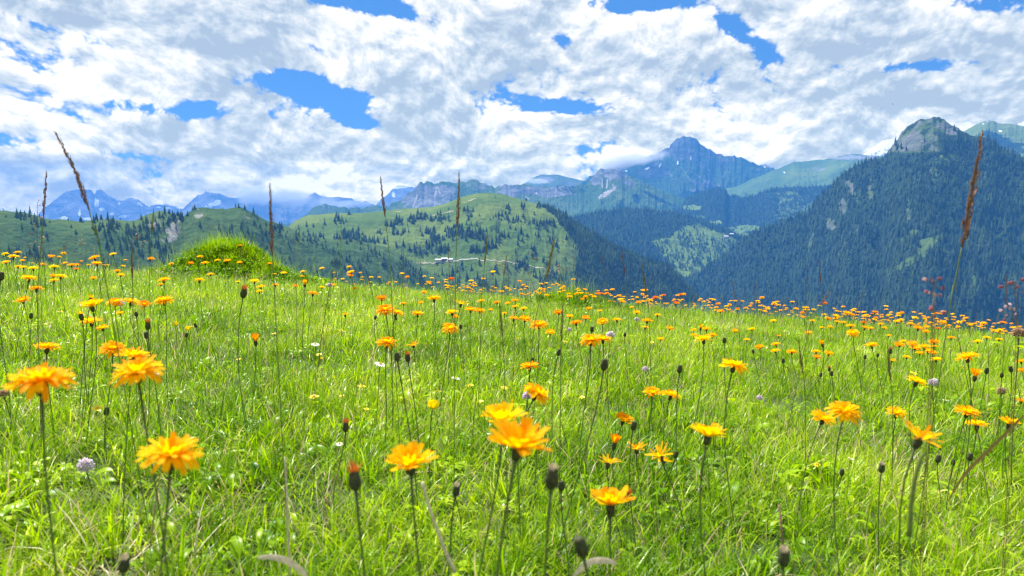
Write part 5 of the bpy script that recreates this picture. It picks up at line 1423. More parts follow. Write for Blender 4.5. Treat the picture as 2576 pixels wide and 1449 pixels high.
# photograph points from the tip of the head to its foot, then down the stalk; depth in metres; half width of the head in mm
STALKS = [([(138, 331), (160, 372), (186, 425), (207, 480), (224, 528)], [(240, 590), (254, 640)], .74, 2.4, 0, 'tall drooping purple-brown seed head leaning out over the limestone peaks'),
          ([(117, 430), (113, 485), (109, 545)], [(102, 640), (95, 770)], 1.05, 2.0, 0, 'straight thin purple seed head rising before the limestone peaks, uphill of the drooping one'),
          ([(679, 462), (682, 550), (685, 645)], [(690, 720), (693, 790)], .80, 2.1, 0, 'blurred pink-brown upright seed head rising beside the grassy hummock'),
          ([(957, 443), (962, 490), (969, 545)], [(980, 650), (985, 740)], 1.1, 2.0, 0, 'thin dark seed head in front of the far snow peak'),
          ([(1155, 433), (1154, 500), (1150, 572)], [(1147, 650), (1145, 760)], .95, 2.2, 0, 'upright dark seed head crossing the crag skyline'),
          ([(387, 525), (384, 556), (381, 590)], [(378, 640), (376, 690)], 1.6, 2.0, 1, 'short green-brown seed head against the wooded ridge'),
          ([(1226, 582), (1224, 620), (1219, 665)], [(1216, 700), (1212, 760)], 1.4, 2.2, 1, 'brown seed head standing over the middle of the centre hill'),
          ([(1394, 603), (1385, 650), (1372, 705)], [(1352, 780), (1338, 880)], .95, 2.3, 1, 'tilted green-brown seed head before the sunlit grass of the centre hill'),
          ([(1562, 618), (1567, 655), (1573, 695)], [(1578, 740), (1580, 780)], 1.8, 1.5, 0, 'hair-thin dark seed head before the wooded spur'),
          ([(1616, 664), (1620, 700), (1626, 742)], [(1632, 780), (1634, 830)], 1.4, 2.2, 1, 'olive seed head before the wooded spur, downhill of the hair-thin one'),
          ([(2471, 330), (2456, 430), (2438, 530), (2420, 620)], [(2400, 720), (2385, 800)], .72, 3.6, 0, 'tallest and thickest seed head, dark red above and green below, before the steep mountain'),
          ([(2032, 655), (2031, 685), (2030, 715)], [(2030, 750), (2030, 800)], 1.9, 1.3, 0, 'faint thin seed head, uphill one of two before the steep forest'),
          ([(2060, 650), (2062, 680), (2065, 712)], [(2070, 750), (2072, 800)], 1.8, 1.6, 0, 'darker thin seed head, downhill one of two before the steep forest'),
          ([(2010, 856), (2014, 900), (2021, 942)], [(2024, 980), (2026, 1010)], 1.2, 2.2, 1, 'olive-brown seed head in mid slope, beside small orange flowers'),
          ([(2233, 868), (2236, 910), (2240, 955)], [(2244, 990), (2246, 1040)], 1.1, 2.2, 1, 'dark upright seed head uphill of the dense cluster of orange flowers'),
          ([(1840, 700), (1845, 724), (1850, 750)], [(1856, 775), (1858, 800)], 2.2, 1.8, 0, 'small dark seed head over the crest below the valley farm'),
          ([(332, 622), (332, 660), (333, 700)], [(334, 740), (334, 790)], 1.3, 2.1, 0, 'dark brown seed head at crest height, with a wispy panicle at its tip'),
          ([(2088, 732), (2074, 752), (2060, 772)], [(2045, 800), (2030, 850)], 1.4, 1.8, 0, 'dark slanting seed head pointing towards the steep mountain at crest height'),
          ([(1513, 632), (1516, 655), (1520, 680)], [(1526, 720), (1528, 760)], 2.4, 1.2, 0, 'hair-thin seed head over the forest edge of the centre hill'),
          ([(1445, 640), (1444, 662), (1443, 690)], [(1443, 720), (1443, 770)], 2.4, 1.1, 1, 'hair-thin green stalk head at the forest edge beside the open grass'),
          ([(1277, 632), (1272, 660), (1268, 695)], [(1264, 730), (1262, 770)], 2.0, 1.8, 0, 'thin dark seed head above the gravel track of the centre hill'),
          ([(755, 565), (753, 590), (751, 612)], [(748, 650), (746, 700)], 2.2, 1.6, 1, 'small green seed head in the dip between wooded ridge and centre hill'),
          ([(858, 562), (858, 585), (857, 612)], [(857, 650), (857, 700)], 2.2, 1.6, 1, 'small green seed head before the grassy flank of the centre hill'),
          ([(1016, 632), (1015, 655), (1014, 682)], [(1012, 710), (1010, 750)], 2.0, 1.6, 0, 'small dark seed head before the lower trees of the centre hill'),
          ([(1257, 760), (1260, 800), (1264, 850)], [(1268, 900), (1270, 990)], .85, 1.6, 1, 'blurred olive seed head standing inside the meadow, near the two spiky heads'),
          ([(1416, 765), (1414, 810), (1412, 860)], [(1411, 910), (1410, 1010)], .85, 1.6, 1, 'blurred olive seed head inside the meadow beside the golden head of the mid slope'),
          ([(2412, 640), (2410, 680), (2406, 730)], [(2402, 760), (2400, 800)], 2.4, 1.2, 1, 'hair-thin head beside the tallest seed head'),
          ([(2532, 690), (2531, 730), (2529, 775)], [(2528, 800), (2527, 850)], 1.7, 1.6, 0, 'dark slender head near the reddish panicles, lower meadow end'),
          ([(925, 690), (930, 715), (938, 745)], [(942, 770), (946, 800)], 2.2, 1.4, 0, 'small bent dark head at the crest below the centre hill')]


def stalk_base(P, lean=.25):
    x, y = P.x, P.y
    return Vector((x, y, float(ground(x, y)) - .004))


for i, (hd, st, dep, hw, mt, lb) in enumerate(STALKS):
    HP = [px_point(x, y, dep) for x, y in hd]
    SPt = [px_point(x, y, dep) for x, y in st]
    last = SPt[-1]; dirn = (SPt[-1] - HP[-1]).normalized()
    gz = float(ground(last.x, last.y))
    bx_ = last.x + dirn.x * max(0, last.z - gz) * .5; by_ = last.y
    base = Vector((bx_, by_, float(ground(bx_, by_)) - .004))
    if last.z < gz + .01: SPt = SPt[:-1]
    t = thing('grass_stalk', base, lb, 'grass stalk', 'grass seed stalks')
    hp = smooth_pts([p - base for p in HP][::-1], 12)
    V, Fc = spike_mesh(hp, hw / 1000 * 1.22, 40 + i)
    child('seed_head', py_mesh('seed_head', V, Fc, True, [M_SPIKE if mt == 0 else M_SPIKE2]), t)
    sp_ = smooth_pts([Vector((0, 0, -.005))] + [p - base for p in SPt[::-1]] + [hp[0]], 12)
    V = []; Fc = []; tube(V, Fc, sp_, [.00055] * 12, 5)
    child('stem', py_mesh('stem', V, Fc, True, [M_STALK]), t)

# small stalks all along the crest and inside the meadow
r2 = random.Random(5)
PROT = []
for k in range(4):
    L = r2.uniform(.20, .30); bend = r2.uniform(-.03, .03)
    P = smooth_pts([Vector((0, 0, -.01)), Vector((bend * .3, 0, L * .45)), Vector((bend, 0, L))], 8)
    V = []; Fc = []; tube(V, Fc, P, [.0008] * 8, 4); nf = len(Fc)
    H_ = [P[-1] + (P[-1] - P[-2]).normalized() * q for q in (0, .018, .036, .05)]
    V2, F2 = spike_mesh(H_, .0013, 300 + k)
    b = len(V); V += V2; Fc += [tuple(b + q for q in f) for f in F2]
    PROT.append(py_mesh('thin_stalk', V, Fc, True, [M_STALKR, M_SPIKE if k % 2 else M_SPIKE2], [0] * nf + [1] * len(F2)))
x, y = sector(640, 1.0, 9.5, 40)
kp = rng.random(640) < (.16 + .8 * sstep(.0, .35, fbm(x / .9, y / .9, 2, 511)) + .3 * (np.hypot(x, y) > 4.5))
x, y = x[kp], y[kp]; n_ = len(x)
instancer('thin_stalks', PROT, np.stack([x, y, ground(x, y)], 1), rng.uniform(.5, 1.05, n_), rng.random(n_) * 6.28, tilt=rng.normal(0, .14, (n_, 2)))


# reddish panicles at the lower meadow end, and wispy ones elsewhere
def panicle(px, py, w_, h_, dep, n_, mats, lb, seed, foot):
    r = random.Random(seed)
    top = px_point(px, py - h_ / 2, dep); bot = px_point(px, py + h_ / 2, dep)
    fx = px_point(foot[0], foot[1], dep)
    base = Vector((fx.x, fx.y, float(ground(fx.x, fx.y)) - .004))
    t = thing('grass_panicle', base, lb, 'grass stalk', 'loose grass panicles')
    ax = smooth_pts([Vector((0, 0, -.005)), (fx - base) if fx.z > base.z + .03 else Vector((0, 0, .03)), bot - base, top - base], 14)
    V = []; Fc = []; tube(V, Fc, ax, [.0004] * 14, 4)
    sc1 = w_ * dep / F
    SV = [[], []]; SF = [[], []]
    for i in range(n_):
        f = r.random(); p = (bot - base).lerp(top - base, f)
        e = p + Vector((r.uniform(-.5, .5) * sc1 * (1.1 - .6 * f), r.uniform(-.3, .3) * sc1, r.uniform(-.05, .25) * sc1))
        tube(V, Fc, [p, p.lerp(e, .6) + Vector((0, 0, .001)), e], [.00025] * 3, 3)
        k = r.random() < .35
        d_ = (e - p).normalized(); L = r.uniform(.0034, .0056); s_ = Vector((d_.z, 0, -d_.x)).normalized() if abs(d_.x) + abs(d_.z) > .01 else Vector((1, 0, 0))
        b_ = d_.cross(s_)
        for q in range(2):
            e2 = e + s_ * (q - .5) * .0014
            vv, ff = SV[k], SF[k]; b = len(vv)
            vv += [e2, e2 + d_ * L * .4 + s_ * .0008, e2 + d_ * L * .4 + b_ * .0008, e2 + d_ * L * .4 - s_ * .0008, e2 + d_ * L * .4 - b_ * .0008, e2 + d_ * L]
            ff += [(b, b + 1, b + 2), (b, b + 2, b + 3), (b, b + 3, b + 4), (b, b + 4, b + 1), (b + 5, b + 2, b + 1), (b + 5, b + 3, b + 2), (b + 5, b + 4, b + 3), (b + 5, b + 1, b + 4)]
    child('stem', py_mesh('stem', V, Fc, True, [M_STALKR]), t)
    V = SV[0] + SV[1]; b = len(SV[0]); Fq = SF[0] + [tuple(b + q for q in f) for f in SF[1]]
    child('spikelets', py_mesh('spikelets', V, Fq, True, mats, [0] * len(SF[0]) + [1] * len(SF[1])), t)


panicle(2348, 728, 52, 50, .62, 9, [M_RED, M_PINKSP], 'loose panicle of dark red and pink spikelets before the steep mountain', 1, (2345, 830))
panicle(2352, 790, 40, 14, .62, 5, [M_RED, M_PINKSP], 'small red spikelet cluster just under the loose red panicle', 2, (2350, 840))
panicle(2552, 722, 44, 30, .66, 8, [M_RED, M_PINKSP], 'pink spikelet panicle near the dark slender head, lower meadow end', 3, (2556, 850))
panicle(2548, 795, 50, 34, .70, 8, [M_PINKSP, M_RED], 'faded pink panicle drooping at crest height, lower meadow end', 4, (2560, 870))
panicle(94, 570, 26, 120, 1.3, 16, [M_PINKSP, M_SPIKE], 'wispy pinkish panicle below the straight thin purple seed head', 5, (100, 700))
panicle(345, 606, 30, 36, 1.5, 12, [M_PINKSP, M_SPIKE], 'wispy panicle over the dark brown seed head at crest height', 6, (334, 700))
panicle(206, 613, 34, 16, 1.8, 9, [M_PINKSP, M_SPIKE], 'wispy panicle before the trees under the drooping seed head', 7, (200, 680))
panicle(1340, 650, 26, 16, 2.2, 9, [M_PINKSP, M_SPIKE], 'dark-dotted panicle beside the gravel track, smaller', 8, (1335, 720))
panicle(1418, 683, 50, 22, 2.0, 14, [M_PINKSP, M_RED], 'dotted pink panicle before the forest edge at crest height', 9, (1412, 740))
panicle(1265, 672, 40, 16, 2.2, 9, [M_PINKSP, M_SPIKE], 'dotted panicle beside the small lone yellow crest flower', 10, (1268, 740))
panicle(160, 624, 20, 26, 1.6, 8, [M_SPIKE, M_RED], 'dark short panicle above the orange crest flowers, wooded-ridge end', 11, (158, 690))


def blob_head(name, mat, seed, R, n_=60, L=.4, flat=1.0):
    """globe of many small pointed florets (clover, withered clover)"""
    r = random.Random(seed); V = []; Fc = []
    for i in range(n_):
        z = 1 - 1.75 * (i + .5) / n_; a = i * 2.39996; q = math.sqrt(max(0, 1 - z * z))
        d_ = Vector((q * math.cos(a), q * math.sin(a), z * flat)).normalized()
        e = (d_ + Vector((0, 0, .35))).normalized() * R * (1 + r.uniform(-.15, L * .6)); p = d_ * R * .25
        s_ = d_.cross(Vector((0, 0, 1)));  s_ = s_.normalized() if s_.length > .01 else Vector((1, 0, 0)); b_ = d_.cross(s_)
        w_ = R * .17; m_ = p.lerp(e, .7); b = len(V)
        V += [p, m_ + s_ * w_, m_ + b_ * w_, m_ - s_ * w_, m_ - b_ * w_, e]
        Fc += [(b, b + 1, b + 2), (b, b + 2, b + 3), (b, b + 3, b + 4), (b, b + 4, b + 1), (b + 5, b + 2, b + 1), (b + 5, b + 3, b + 2), (b + 5, b + 4, b + 3), (b + 5, b + 1, b + 4)]
    return py_mesh(name, V, Fc, True, [mat])


def cup_flower(name, mat, npet, R, up, wr, seed, layers=1, notch=False):
    """open flower of broad rounded petals"""
    r = random.Random(seed); V = []; Fc = []
    for i in range(npet):
        yaw = 2 * math.pi * (i + r.uniform(-.1, .1)) / npet; c, s_ = math.cos(yaw), math.sin(yaw); wd = R * wr; ang = U - up; rad = .0008; z = 0; b = len(V); S = 5
        for k in range(S + 1):
            f = k / S; w_ = wd * .5 * max(.15, math.sin(math.pi * (.12 + .80 * f)) ** .7)
            for j in (-1, 0, 1):
                V.append((c * rad - s_ * w_ * j, s_ * rad + c * w_ * j, z + abs(j) * w_ * .25))
            rad += math.sin(ang) * R / S; z += math.cos(ang) * R / S; ang += (-.25 if up > .4 else .1) / 1
        for k in range(S):
            for j in (0, 1):
                a = b + 3 * k + j; Fc.append((a, a + 1, a + 4, a + 3))
    return py_mesh(name, V, Fc, True, [mat])


CLO = {'pink': blob_head('blossom', M_PINK, 1, .0105, 80), 'lilac': blob_head('blossom', M_LILAC, 2, .009, 70), 'brown': blob_head('blossom', M_BROWNC, 3, .0095, 70)}
BTC = [cup_flower('petals', M_YEL, 5, .0115, .75, 1.05, 5), cup_flower('petals', M_YEL, 5, .0095, .35, 1.0, 6)]
DAI = cup_flower('rays', M_WHITE, 19, .0105, .12, .20, 7)
DISC = blob_head('disc', M_YEL, 8, .0036, 40, flat=.5)
LEAF3 = leaf_rosette(501, 5, .016, .026, .6, up=(1.0, 1.5), tr=(.3, .8))


def small_thing(name, px, py, wd, real, hmin, hmax, lb, cat, grp, parts, seed, tiltx=0.):
    r = random.Random(seed)
    P, d = plant_point(px, py, wd, real, hmin, hmax)
    s_ = max(.55, min(1.6, wd * d / F / real))
    ax = Vector((tiltx + r.gauss(0, .12), r.gauss(-.15, .15), 1)).normalized()
    bx_, by_ = P.x + r.uniform(-.015, .015), P.y + r.uniform(-.01, .015)
    base = Vector((bx_, by_, float(ground(bx_, by_)) - .003))
    t = thing(name, base, lb, cat, grp)
    child('stem', stem_mesh(base, P, ax * .3, rb=.0009, rt=.0007, r=r, n=5), t)
    q = ax.to_track_quat('Z', 'Y')
    for nm, me_, off in parts:
        child(nm, me_, t, P - base + ax * off * s_, q, s_)
    return t


for i, (px, py, wd, k, lb) in enumerate([(217, 1180, 42, 'pink', 'pale pink clover head, largest, below the wide-spread orange flower'), (1325, 1003, 27, 'lilac', 'pink-lilac clover head under the strongly tilted orange flower'), (1624, 934, 20, 'lilac', 'lilac clover head in mid slope uphill of a slanted dark bud'),
     (1910, 1006, 19, 'lilac', 'small lilac clover low in the grass beyond the tilted lemon-yellow flower'), (2347, 968, 24, 'pink', 'pale lilac clover beside the bright golden flower'), (1535, 848, 22, 'pink', 'greyish pink clover tucked behind the twin orange heads'), (303, 768, 20, 'pink', 'pale clover between the row of four orange heads'),
     (830, 720, 13, 'pink', 'tiny pale clover at the crest beside an orange flower'), (1147, 1247, 18, 'lilac', 'lilac clover blurred in grass below the cupped yellow flower'), (1432, 832, 12, 'pink', 'pale clover under the rust-red crest flower'), (1602, 806, 12, 'pink', 'pale lilac clover beside the deep orange crest flower'), (2520, 989, 24, 'brown', 'withered brown clover head on a bent stalk near the meadow end'),
     (10, 995, 24, 'brown', 'reddish withered clover at the very end of the meadow, uphill'), (2563, 846, 34, 'brown', 'brown knobbly withered head at the downhill end of the crest')]):
    small_thing('clover', px, py, wd, .021, .04 if k != 'brown' else .07, .16 if k != 'brown' else .3, lb, 'clover', 'clover heads in the grass', [('blossom', CLO[k], .004), ('leaves', LEAF3, -.03)], 600 + i)
for i, (px, py, wd, lb) in enumerate([(957, 916, 31, 'white daisy with a yellow centre beneath two dark buds'), (1147, 951, 24, 'white daisy low in the grass, nearer the two big yellow heads'), (793, 866, 22, 'flat white daisy in mid meadow uphill of the drooping orange flower'), (392, 938, 26, 'white petals peeking out behind the drooping golden flower'),
     (2379, 1006, 16, 'tiny white flower above the drooping orange-gold head'), (2141, 1153, 14, 'tiny white flower on open grass uphill of the ragged orange one'), (854, 1117, 10, 'white speck of a daisy in pale grass')]):
    small_thing('daisy', px, py, wd, .022, .03, .12, lb, 'daisy', 'white daisies in the grass', [('rays', DAI, 0), ('disc', DISC, .0005)], 640 + i, .2)
BC = [(1088, 1028, 44, 0), (245, 1029, 26, 1), (790, 1000, 24, 1), (442, 819, 20, 0), (474, 830, 20, 0), (484, 822, 12, 1), (532, 819, 14, 1), (910, 973, 20, 1), (858, 832, 12, 1), (1290, 1012, 16, 0), (803, 893, 16, 1), (810, 904, 12, 0), (922, 1030, 14, 1), (860, 997, 14, 1), (1182, 971, 20, 1), (1305, 852, 12, 1), (1422, 860, 12, 1),
      (2055, 1170, 14, 1), (152, 785, 14, 1), (1268, 977, 18, 1), (1465, 1000, 10, 1), (600, 905, 14, 1), (690, 840, 12, 1), (705, 830, 10, 1), (1010, 1000, 10, 1), (1100, 985, 16, 1), (2298, 940, 18, 1), (1830, 1005, 12, 1), (2430, 1065, 12, 0), (1640, 862, 10, 1)]
BL = {0: 'largest buttercup, bright yellow cup alone in the middle of the meadow', 1: 'yellow buttercup between the wide-spread and the drooping golden heads', 2: 'pale yellow buttercup alone in mid meadow, downhill of a bare patch'}
for k_, v_ in rel_labels({i: (b[0], b[1]) for i, b in enumerate(BC)}, 'buttercup', lambda k: 'small yellow').items(): BL.setdefault(k_, v_)
for i, (px, py, wd, k) in enumerate(BC):
    small_thing('buttercup', px, py, wd, .022 if k == 0 else .019, .03, .13, BL.get(i, 'small yellow buttercup low in the grass between the hawksbeards'), 'buttercup', 'buttercups low in the grass', [('petals', BTC[k], 0), ('disc', DISC, .001)], 660 + i)

# low yellow-green umbels and extra specks nobody would count
LIME = [blob_head('umbel', M_LIME, 30 + k, .008, 26, flat=.5) for k in range(2)] + [cup_flower('speck', M_YEL, 5, .006, .4, 1.0, 31), cup_flower('speck', M_WHITE, 5, .005, .4, 1.0, 32)]
x, y = sector(900, .9, 8.5, 40)
kp = rng.random(900) < .12 + .9 * sstep(.05, .4, fbm(x / .6, y / .6, 2, 521))
x, y = x[kp], y[kp]; n_ = len(x)
instancer('ground_blossoms', LIME, np.stack([x, y, ground(x, y) + rng.uniform(.03, .08, n_)], 1), rng.uniform(.5, 1.0, n_), rng.random(n_) * 6.28, tilt=rng.normal(0, .3, (n_, 2)), idx=rng.choice(4, n_, p=[.38, .37, .17, .08]))


# dead stalks and single bent blades
def loose_stem(name, pts, dep, rad, mat, lb, cat, grp=None, flat=False):
    P = [px_point(x, y, d_) for (x, y), d_ in zip(pts, dep)]
    base = P[-1].copy(); gz = float(ground(base.x, base.y)); 
    V = []; Fc = []
    pp = smooth_pts([p - base for p in P], 12)
    if flat:
        for k, p in enumerate(pp):
            t = (pp[min(k + 1, 11)] - pp[max(k - 1, 0)]).normalized(); s_ = t.cross(Vector((0, -1, .5))).normalized(); w_ = rad * (math.sin(math.pi * (.08 + .86 * k / 11)) ** .7)
            V += [p + s_ * w_, p + Vector((0, 0, w_ * .3)), p - s_ * w_]
        for k in range(11):
            for j in (0, 1):
                a = 3 * k + j; Fc.append((a, a + 1, a + 4, a + 3))
    else:
        tube(V, Fc, pp, [rad * (.7 + .3 * k / 11) for k in range(12)], 6)
    o = link_mesh(name, py_mesh(name, V, Fc, True, [mat])); o.location = base
    tag(o, lb, cat, grp)


loose_stem('dry_stalk', [(1062, 1212), (1078, 1270), (1103, 1340), (1122, 1390), (1145, 1440)], [.60, .60, .60, .60, .60], .0016, M_DEAD, 'dead pale stalk slanting down from the cupped yellow flower', 'dry stalk')
loose_stem('dry_stalk', [(476, 1098), (458, 1110), (440, 1119)], [.46, .455, .45], .0011, M_DEAD, 'pale dry straw lying across the top of the big drooping golden flower', 'dry stalk')
loose_stem('dry_stalk', [(716, 1150), (722, 1240), (724, 1330), (730, 1450)], [.62, .62, .62, .62], .0010, M_DEAD, 'upright dry brown stalk with a bent tip, lower meadow, uphill side', 'dry stalk')
loose_stem('dry_stalk', [(1972, 1385), (1966, 1330), (1960, 1270)], [.56, .56, .57], .0009, M_SPIKE, 'thin dark dry stalk rising behind the dark bud with flat pale top', 'dry stalk')
loose_stem('dry_straw', [(1552, 1418), (1525, 1410), (1490, 1412), (1462, 1430), (1440, 1455)], [.50, .50, .50, .50, .50], .0022, M_DEAD, 'curled whitish dry blade beside the blurred black-green bud', 'dry straw', flat=True)
loose_stem('dry_straw', [(648, 1403), (680, 1401), (720, 1410), (755, 1432), (775, 1455)], [.52] * 5, .0022, M_STRAW and M_DEAD, 'pale arched blade near the lower meadow rim', 'dry straw', flat=True)
loose_stem('dry_straw', [(2576, 1045), (2500, 1120), (2430, 1190), (2385, 1260)], [.62, .64, .66, .68], .0016, M_STALKR, 'long brown-green blade slanting through the lower meadow end', 'dry straw', flat=True)
loose_stem('green_stalk', [(2322, 1140), (2305, 1190), (2293, 1260), (2288, 1350)], [.40, .40, .40, .40], .0016, M_STALK, 'blurred bright green stem in front of the ragged orange flower', 'grass stalk')
loose_stem('dry_stalk', [(2460, 960), (2500, 1010), (2512, 990), (2518, 1110), (2490, 1200)], [.8, .8, .8, .8, .8], .0008, M_STALKR, 'bent thin brown stalk near the pair of orange flowers', 'dry stalk') if False else None


# ------------------------------------------------------------------ the far buildings and the track
def box(V, Fc, x0, x1, y0, y1, z0, z1):
    b = len(V)
    V += [Vector(p) for p in ((x0, y0, z0), (x1, y0, z0), (x1, y1, z0), (x0, y1, z0), (x0, y0, z1), (x1, y0, z1), (x1, y1, z1), (x0, y1, z1))]
    Fc += [(b, b + 3, b + 2, b + 1), (b + 4, b + 5, b + 6, b + 7), (b, b + 1, b + 5, b + 4), (b + 1, b + 2, b + 6, b + 5), (b + 2, b + 3, b + 7, b + 6), (b + 3, b, b + 4, b + 7)]


M_WALL = simple_mat('hut_wall', (.55, .50, .44), trans=0, scale=.6)
M_WOOD = simple_mat('hut_wood', (.12, .08, .055), trans=0, scale=.8)
M_ROOF = simple_mat('hut_roof', (.50, .50, .50), trans=0, scale=.5, var=.1)
M_GLASS = simple_mat('hut_window', (.03, .035, .045), trans=0, rough=.15, spec=.6, scale=.4, var=.05)


def hut(layer, px, py, L, W, H, yaw, wall, lb, nwin=4):
    h = layer.hit([px], [py])[0]
    if h is None: return
    t = thing('alpine_hut', Vector(h) - Vector((0, 0, .6)), lb, 'hut', 'alpine huts of the valley')
    t.rotation_euler = (0, 0, yaw)
    V = []; Fc = []
    x, y = L / 2, W / 2
    V = [Vector(p) for p in ((-x, -y, -2), (x, -y, -2), (x, y, -2), (-x, y, -2), (-x, -y, H), (x, -y, H), (x, y, H), (-x, y, H), (-x, 0, H + W * .3), (x, 0, H + W * .3))]
    Fc = [(0, 1, 5, 4), (2, 3, 7, 6), (1, 2, 6, 9, 5), (3, 0, 4, 8, 7), (0, 3, 2, 1)]
    child('wall', py_mesh('wall', V, Fc, False, [wall]), t)
    e = .9; rz = H + W * .3 + .12; ez = H - .22
    V = []; Fc = []
    for sg in (-1, 1):
        b = len(V)
        V += [Vector(p) for p in ((-x - e, 0, rz), (x + e, 0, rz), (x + e, sg * (y + e), ez), (-x - e, sg * (y + e), ez), (-x - e, 0, rz + .3), (x + e, 0, rz + .3), (x + e, sg * (y + e), ez + .3), (-x - e, sg * (y + e), ez + .3))]
        Fc += [(b, b + 1, b + 2, b + 3), (b + 4, b + 5, b + 6, b + 7), (b, b + 1, b + 5, b + 4), (b + 3, b + 2, b + 6, b + 7), (b + 1, b + 2, b + 6, b + 5), (b, b + 3, b + 7, b + 4)]
    child('roof', py_mesh('roof', V, Fc, False, [M_ROOF]), t)
    for k in range(nwin):
        V = []; Fc = []; cx = -x + L * (k + .5) / nwin
        box(V, Fc, cx - .6, cx + .6, -y - .06, -y + .1, H * .35, H * .75)
        child('window', py_mesh('window', V, Fc, False, [M_GLASS]), t)
    V = []; Fc = []; box(V, Fc, -x + L * .5 - .05 - .6, -x + L * .5 + .55, -y - .08, -y + .1, -.5, 2.0)
    child('door', py_mesh('door', V, Fc, False, [M_WOOD]), t)


hut(CH, 1103, 657, 11, 6.5, 2.8, .15, M_WALL, 'long low pale-roofed barn on the centre hill, nearest the wooded ridge', 5)
hut(CH, 1118, 655, 10, 6.5, 3.0, .05, M_WOOD, 'dark wooden hut, the middle of the three on the centre hill', 3)
hut(CH, 1133, 656, 9, 6, 2.6, -.1, M_WALL, 'small pale barn beside the gravel track, downhill of the dark wooden hut', 3)
hut(MH, 1826, 598, 16, 11, 5, .2, M_WALL, 'white farmhouse in the light clearing at the foot of the steep mountain', 4)
hut(MH, 1838, 592, 18, 11, 5, -.1, M_WOOD, 'brown farm barn behind the white farmhouse in the valley clearing', 4)

# the pale track across the hill, draped on it
tp = [(1060, 664), (1085, 662), (1110, 660), (1140, 658), (1175, 652), (1228, 656), (1264, 658), (1300, 663), (1330, 669), (1355, 674), (1378, 680), (1400, 684)]
tx = np.interp(np.linspace(0, 11, 90), range(12), [p[0] for p in tp]); ty = np.interp(np.linspace(0, 11, 90), range(12), [p[1] for p in tp])
H_ = [h for h in CH.hit(tx, ty) if h is not None]
ha = np.array(H_)
k_ = np.ones(7) / 7
ha = np.stack([np.convolve(np.pad(ha[:, j], 3, 'edge'), k_, 'valid') for j in range(3)], 1)
V = []; Fc = []
for k in range(len(ha)):
    t = Vector(ha[min(k + 1, len(ha) - 1)][:2]) - Vector(ha[max(k - 1, 0)][:2]); t.normalize(); s_ = Vector((-t.y, t.x)) * .95
    for sg in (-1, -.33, .33, 1):
        x_, y_ = ha[k][0] + s_.x * sg, ha[k][1] + s_.y * sg
        zz = float(CH.height(np.array([x_]), np.array([y_]))[0])
        V.append(Vector((x_, y_, zz + .55)))
for k in range(len(ha) - 1):
    for j in range(3):
        a = 4 * k + j; Fc.append((a, a + 1, a + 5, a + 4))
tr_ = link_mesh('gravel_path', py_mesh('gravel_path', V, Fc, True, [simple_mat('path_gravel', (.36, .33, .27), trans=0, scale=.4, var=.1)])); tr_['kind'] = 'structure'


# ------------------------------------------------------------------ insects and birds in the air
M_DARK = simple_mat('insect_body', (.05, .035, .04), trans=0, scale=600)
M_WING = simple_mat('insect_wing', (.16, .12, .13), trans=.4, scale=600)


def flyer(name, px, py, dep, span, lb, cat, flap=.3, yaw=0.):
    P = px_point(px, py, dep)
    t = thing(name, P, lb, cat); t.rotation_euler = (0, 0, yaw)
    V = []; Fc = []; L = span * .42
    tube(V, Fc, [Vector((-L / 2, 0, 0)), Vector((-L * .3, 0, 0)), Vector((0, 0, .0)), Vector((L * .3, 0, 0)), Vector((L / 2, 0, 0))], [L * .03, L * .13, L * .17, L * .12, L * .04], 8)
    child('body', py_mesh('body', V, Fc, True, [M_DARK]), t)
    for sg in (-1, 1):
        V = []; Fc = []
        for f, c0, c1 in ((0, -.16, .14), (.35, -.15, .22), (.7, -.16, .16), (1, -.14, -.08)):
            for cc in (c0, c1): V.append(Vector((cc * span * .6, sg * f * span / 2, math.sin(flap) * f * span / 2)))
            V[-1] += Vector((0, 0, .004 * span)); 
        for k in range(3): Fc.append((2 * k, 2 * k + 1, 2 * k + 3, 2 * k + 2))
        child('wing', py_mesh('wing', V, Fc, True, [M_WING]), t)


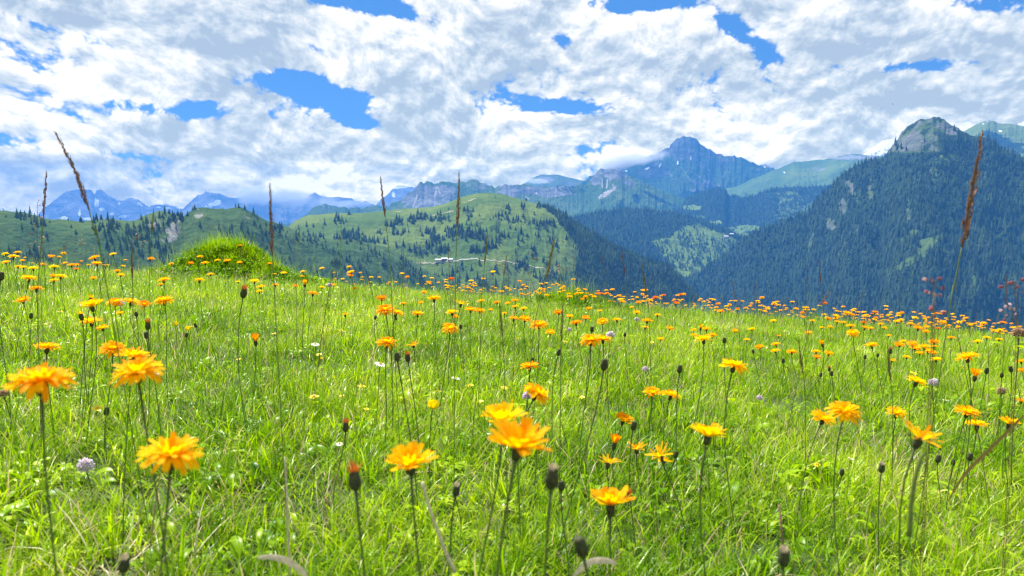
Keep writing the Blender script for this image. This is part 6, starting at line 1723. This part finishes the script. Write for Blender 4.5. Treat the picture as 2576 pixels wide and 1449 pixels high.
flyer('flying_insect', 1584, 250, .55, .0035, 'small blurred dark insect high in the clouds above the rocky peak', 'insect', .5, .5)
flyer('bird', 1051, 427, 60, .22, 'tiny dark bird just above the jagged crag', 'bird', .5, .3)
flyer('bird', 2217, 272, 60, .20, 'lower of two tiny birds uphill of the rock-topped mountain', 'bird', .2, .1)
flyer('bird', 2245, 262, 60, .22, 'upper of two tiny birds uphill of the rock-topped mountain', 'bird', .6, -.4)
flyer('fly', 169, 386, .735, .007, 'small black fly clinging to the tall drooping seed head', 'insect', .3, .2)


# ------------------------------------------------------------------ cloud banks touching the summits
def mist_mat(name, dens, scale, thr=.42, col_=(.97, .98, 1)):
    m, n, out = new_mat(name)
    tcn = n.add('ShaderNodeTexCoord')
    # density fades towards the hull of the bank
    r_ = n.add('ShaderNodeVectorMath', operation='LENGTH', ins={0: tcn.outputs['Object']}).outputs['Value']
    geo = n.add('ShaderNodeNewGeometry')
    nz = n.add('ShaderNodeTexNoise', ins={'Vector': geo.outputs['Position'], 'Scale': scale, 'Detail': 4.0, 'Roughness': .6}).outputs['Fac']
    v = n.math('SUBTRACT', n.math('ADD', nz, .30), n.math('MULTIPLY', r_, .52))
    d_ = n.math('MULTIPLY', n.maprange(v, thr, thr + .22), dens)
    pv_ = n.add('ShaderNodeVolumePrincipled', ins={'Color': (*col_, 1), 'Density': d_, 'Anisotropy': .2})
    n.l.new(pv_.outputs[0], out.inputs['Volume'])
    return m


def mist(px, py, w_, h_, dist, depth, dens, scale, an=0.):
    P = px_point(px, py, dist)
    a, b, c = w_ * dist / F / 2, depth / 2, h_ * dist / F / 2
    import bmesh
    bm = bmesh.new(); bmesh.ops.create_icosphere(bm, subdivisions=3, radius=1.0)
    me = bpy.data.meshes.new('mist_bank'); bm.to_mesh(me); bm.free()
    o = link_mesh('mist_bank', me, [mist_mat('mist', dens, scale)])
    o.location = P; o.scale = (a, b, c); o.rotation_euler = (0, R_(an), 0)
    tag(o, kind='stuff')


mist(1595, 404, 240, 50, 5900, 500, .015, .0045, -8)
mist(1345, 455, 130, 22, 6500, 400, .007, .005, 2)
mist(700, 498, 360, 66, 8600, 700, .0075, .0028, 3)
mist(900, 512, 240, 36, 8800, 600, .004, .003, -4)
mist(560, 484, 90, 14, 8900, 400, .004, .005, 4)
mist(30, 535, 150, 30, 9000, 500, .004, .004, 0)
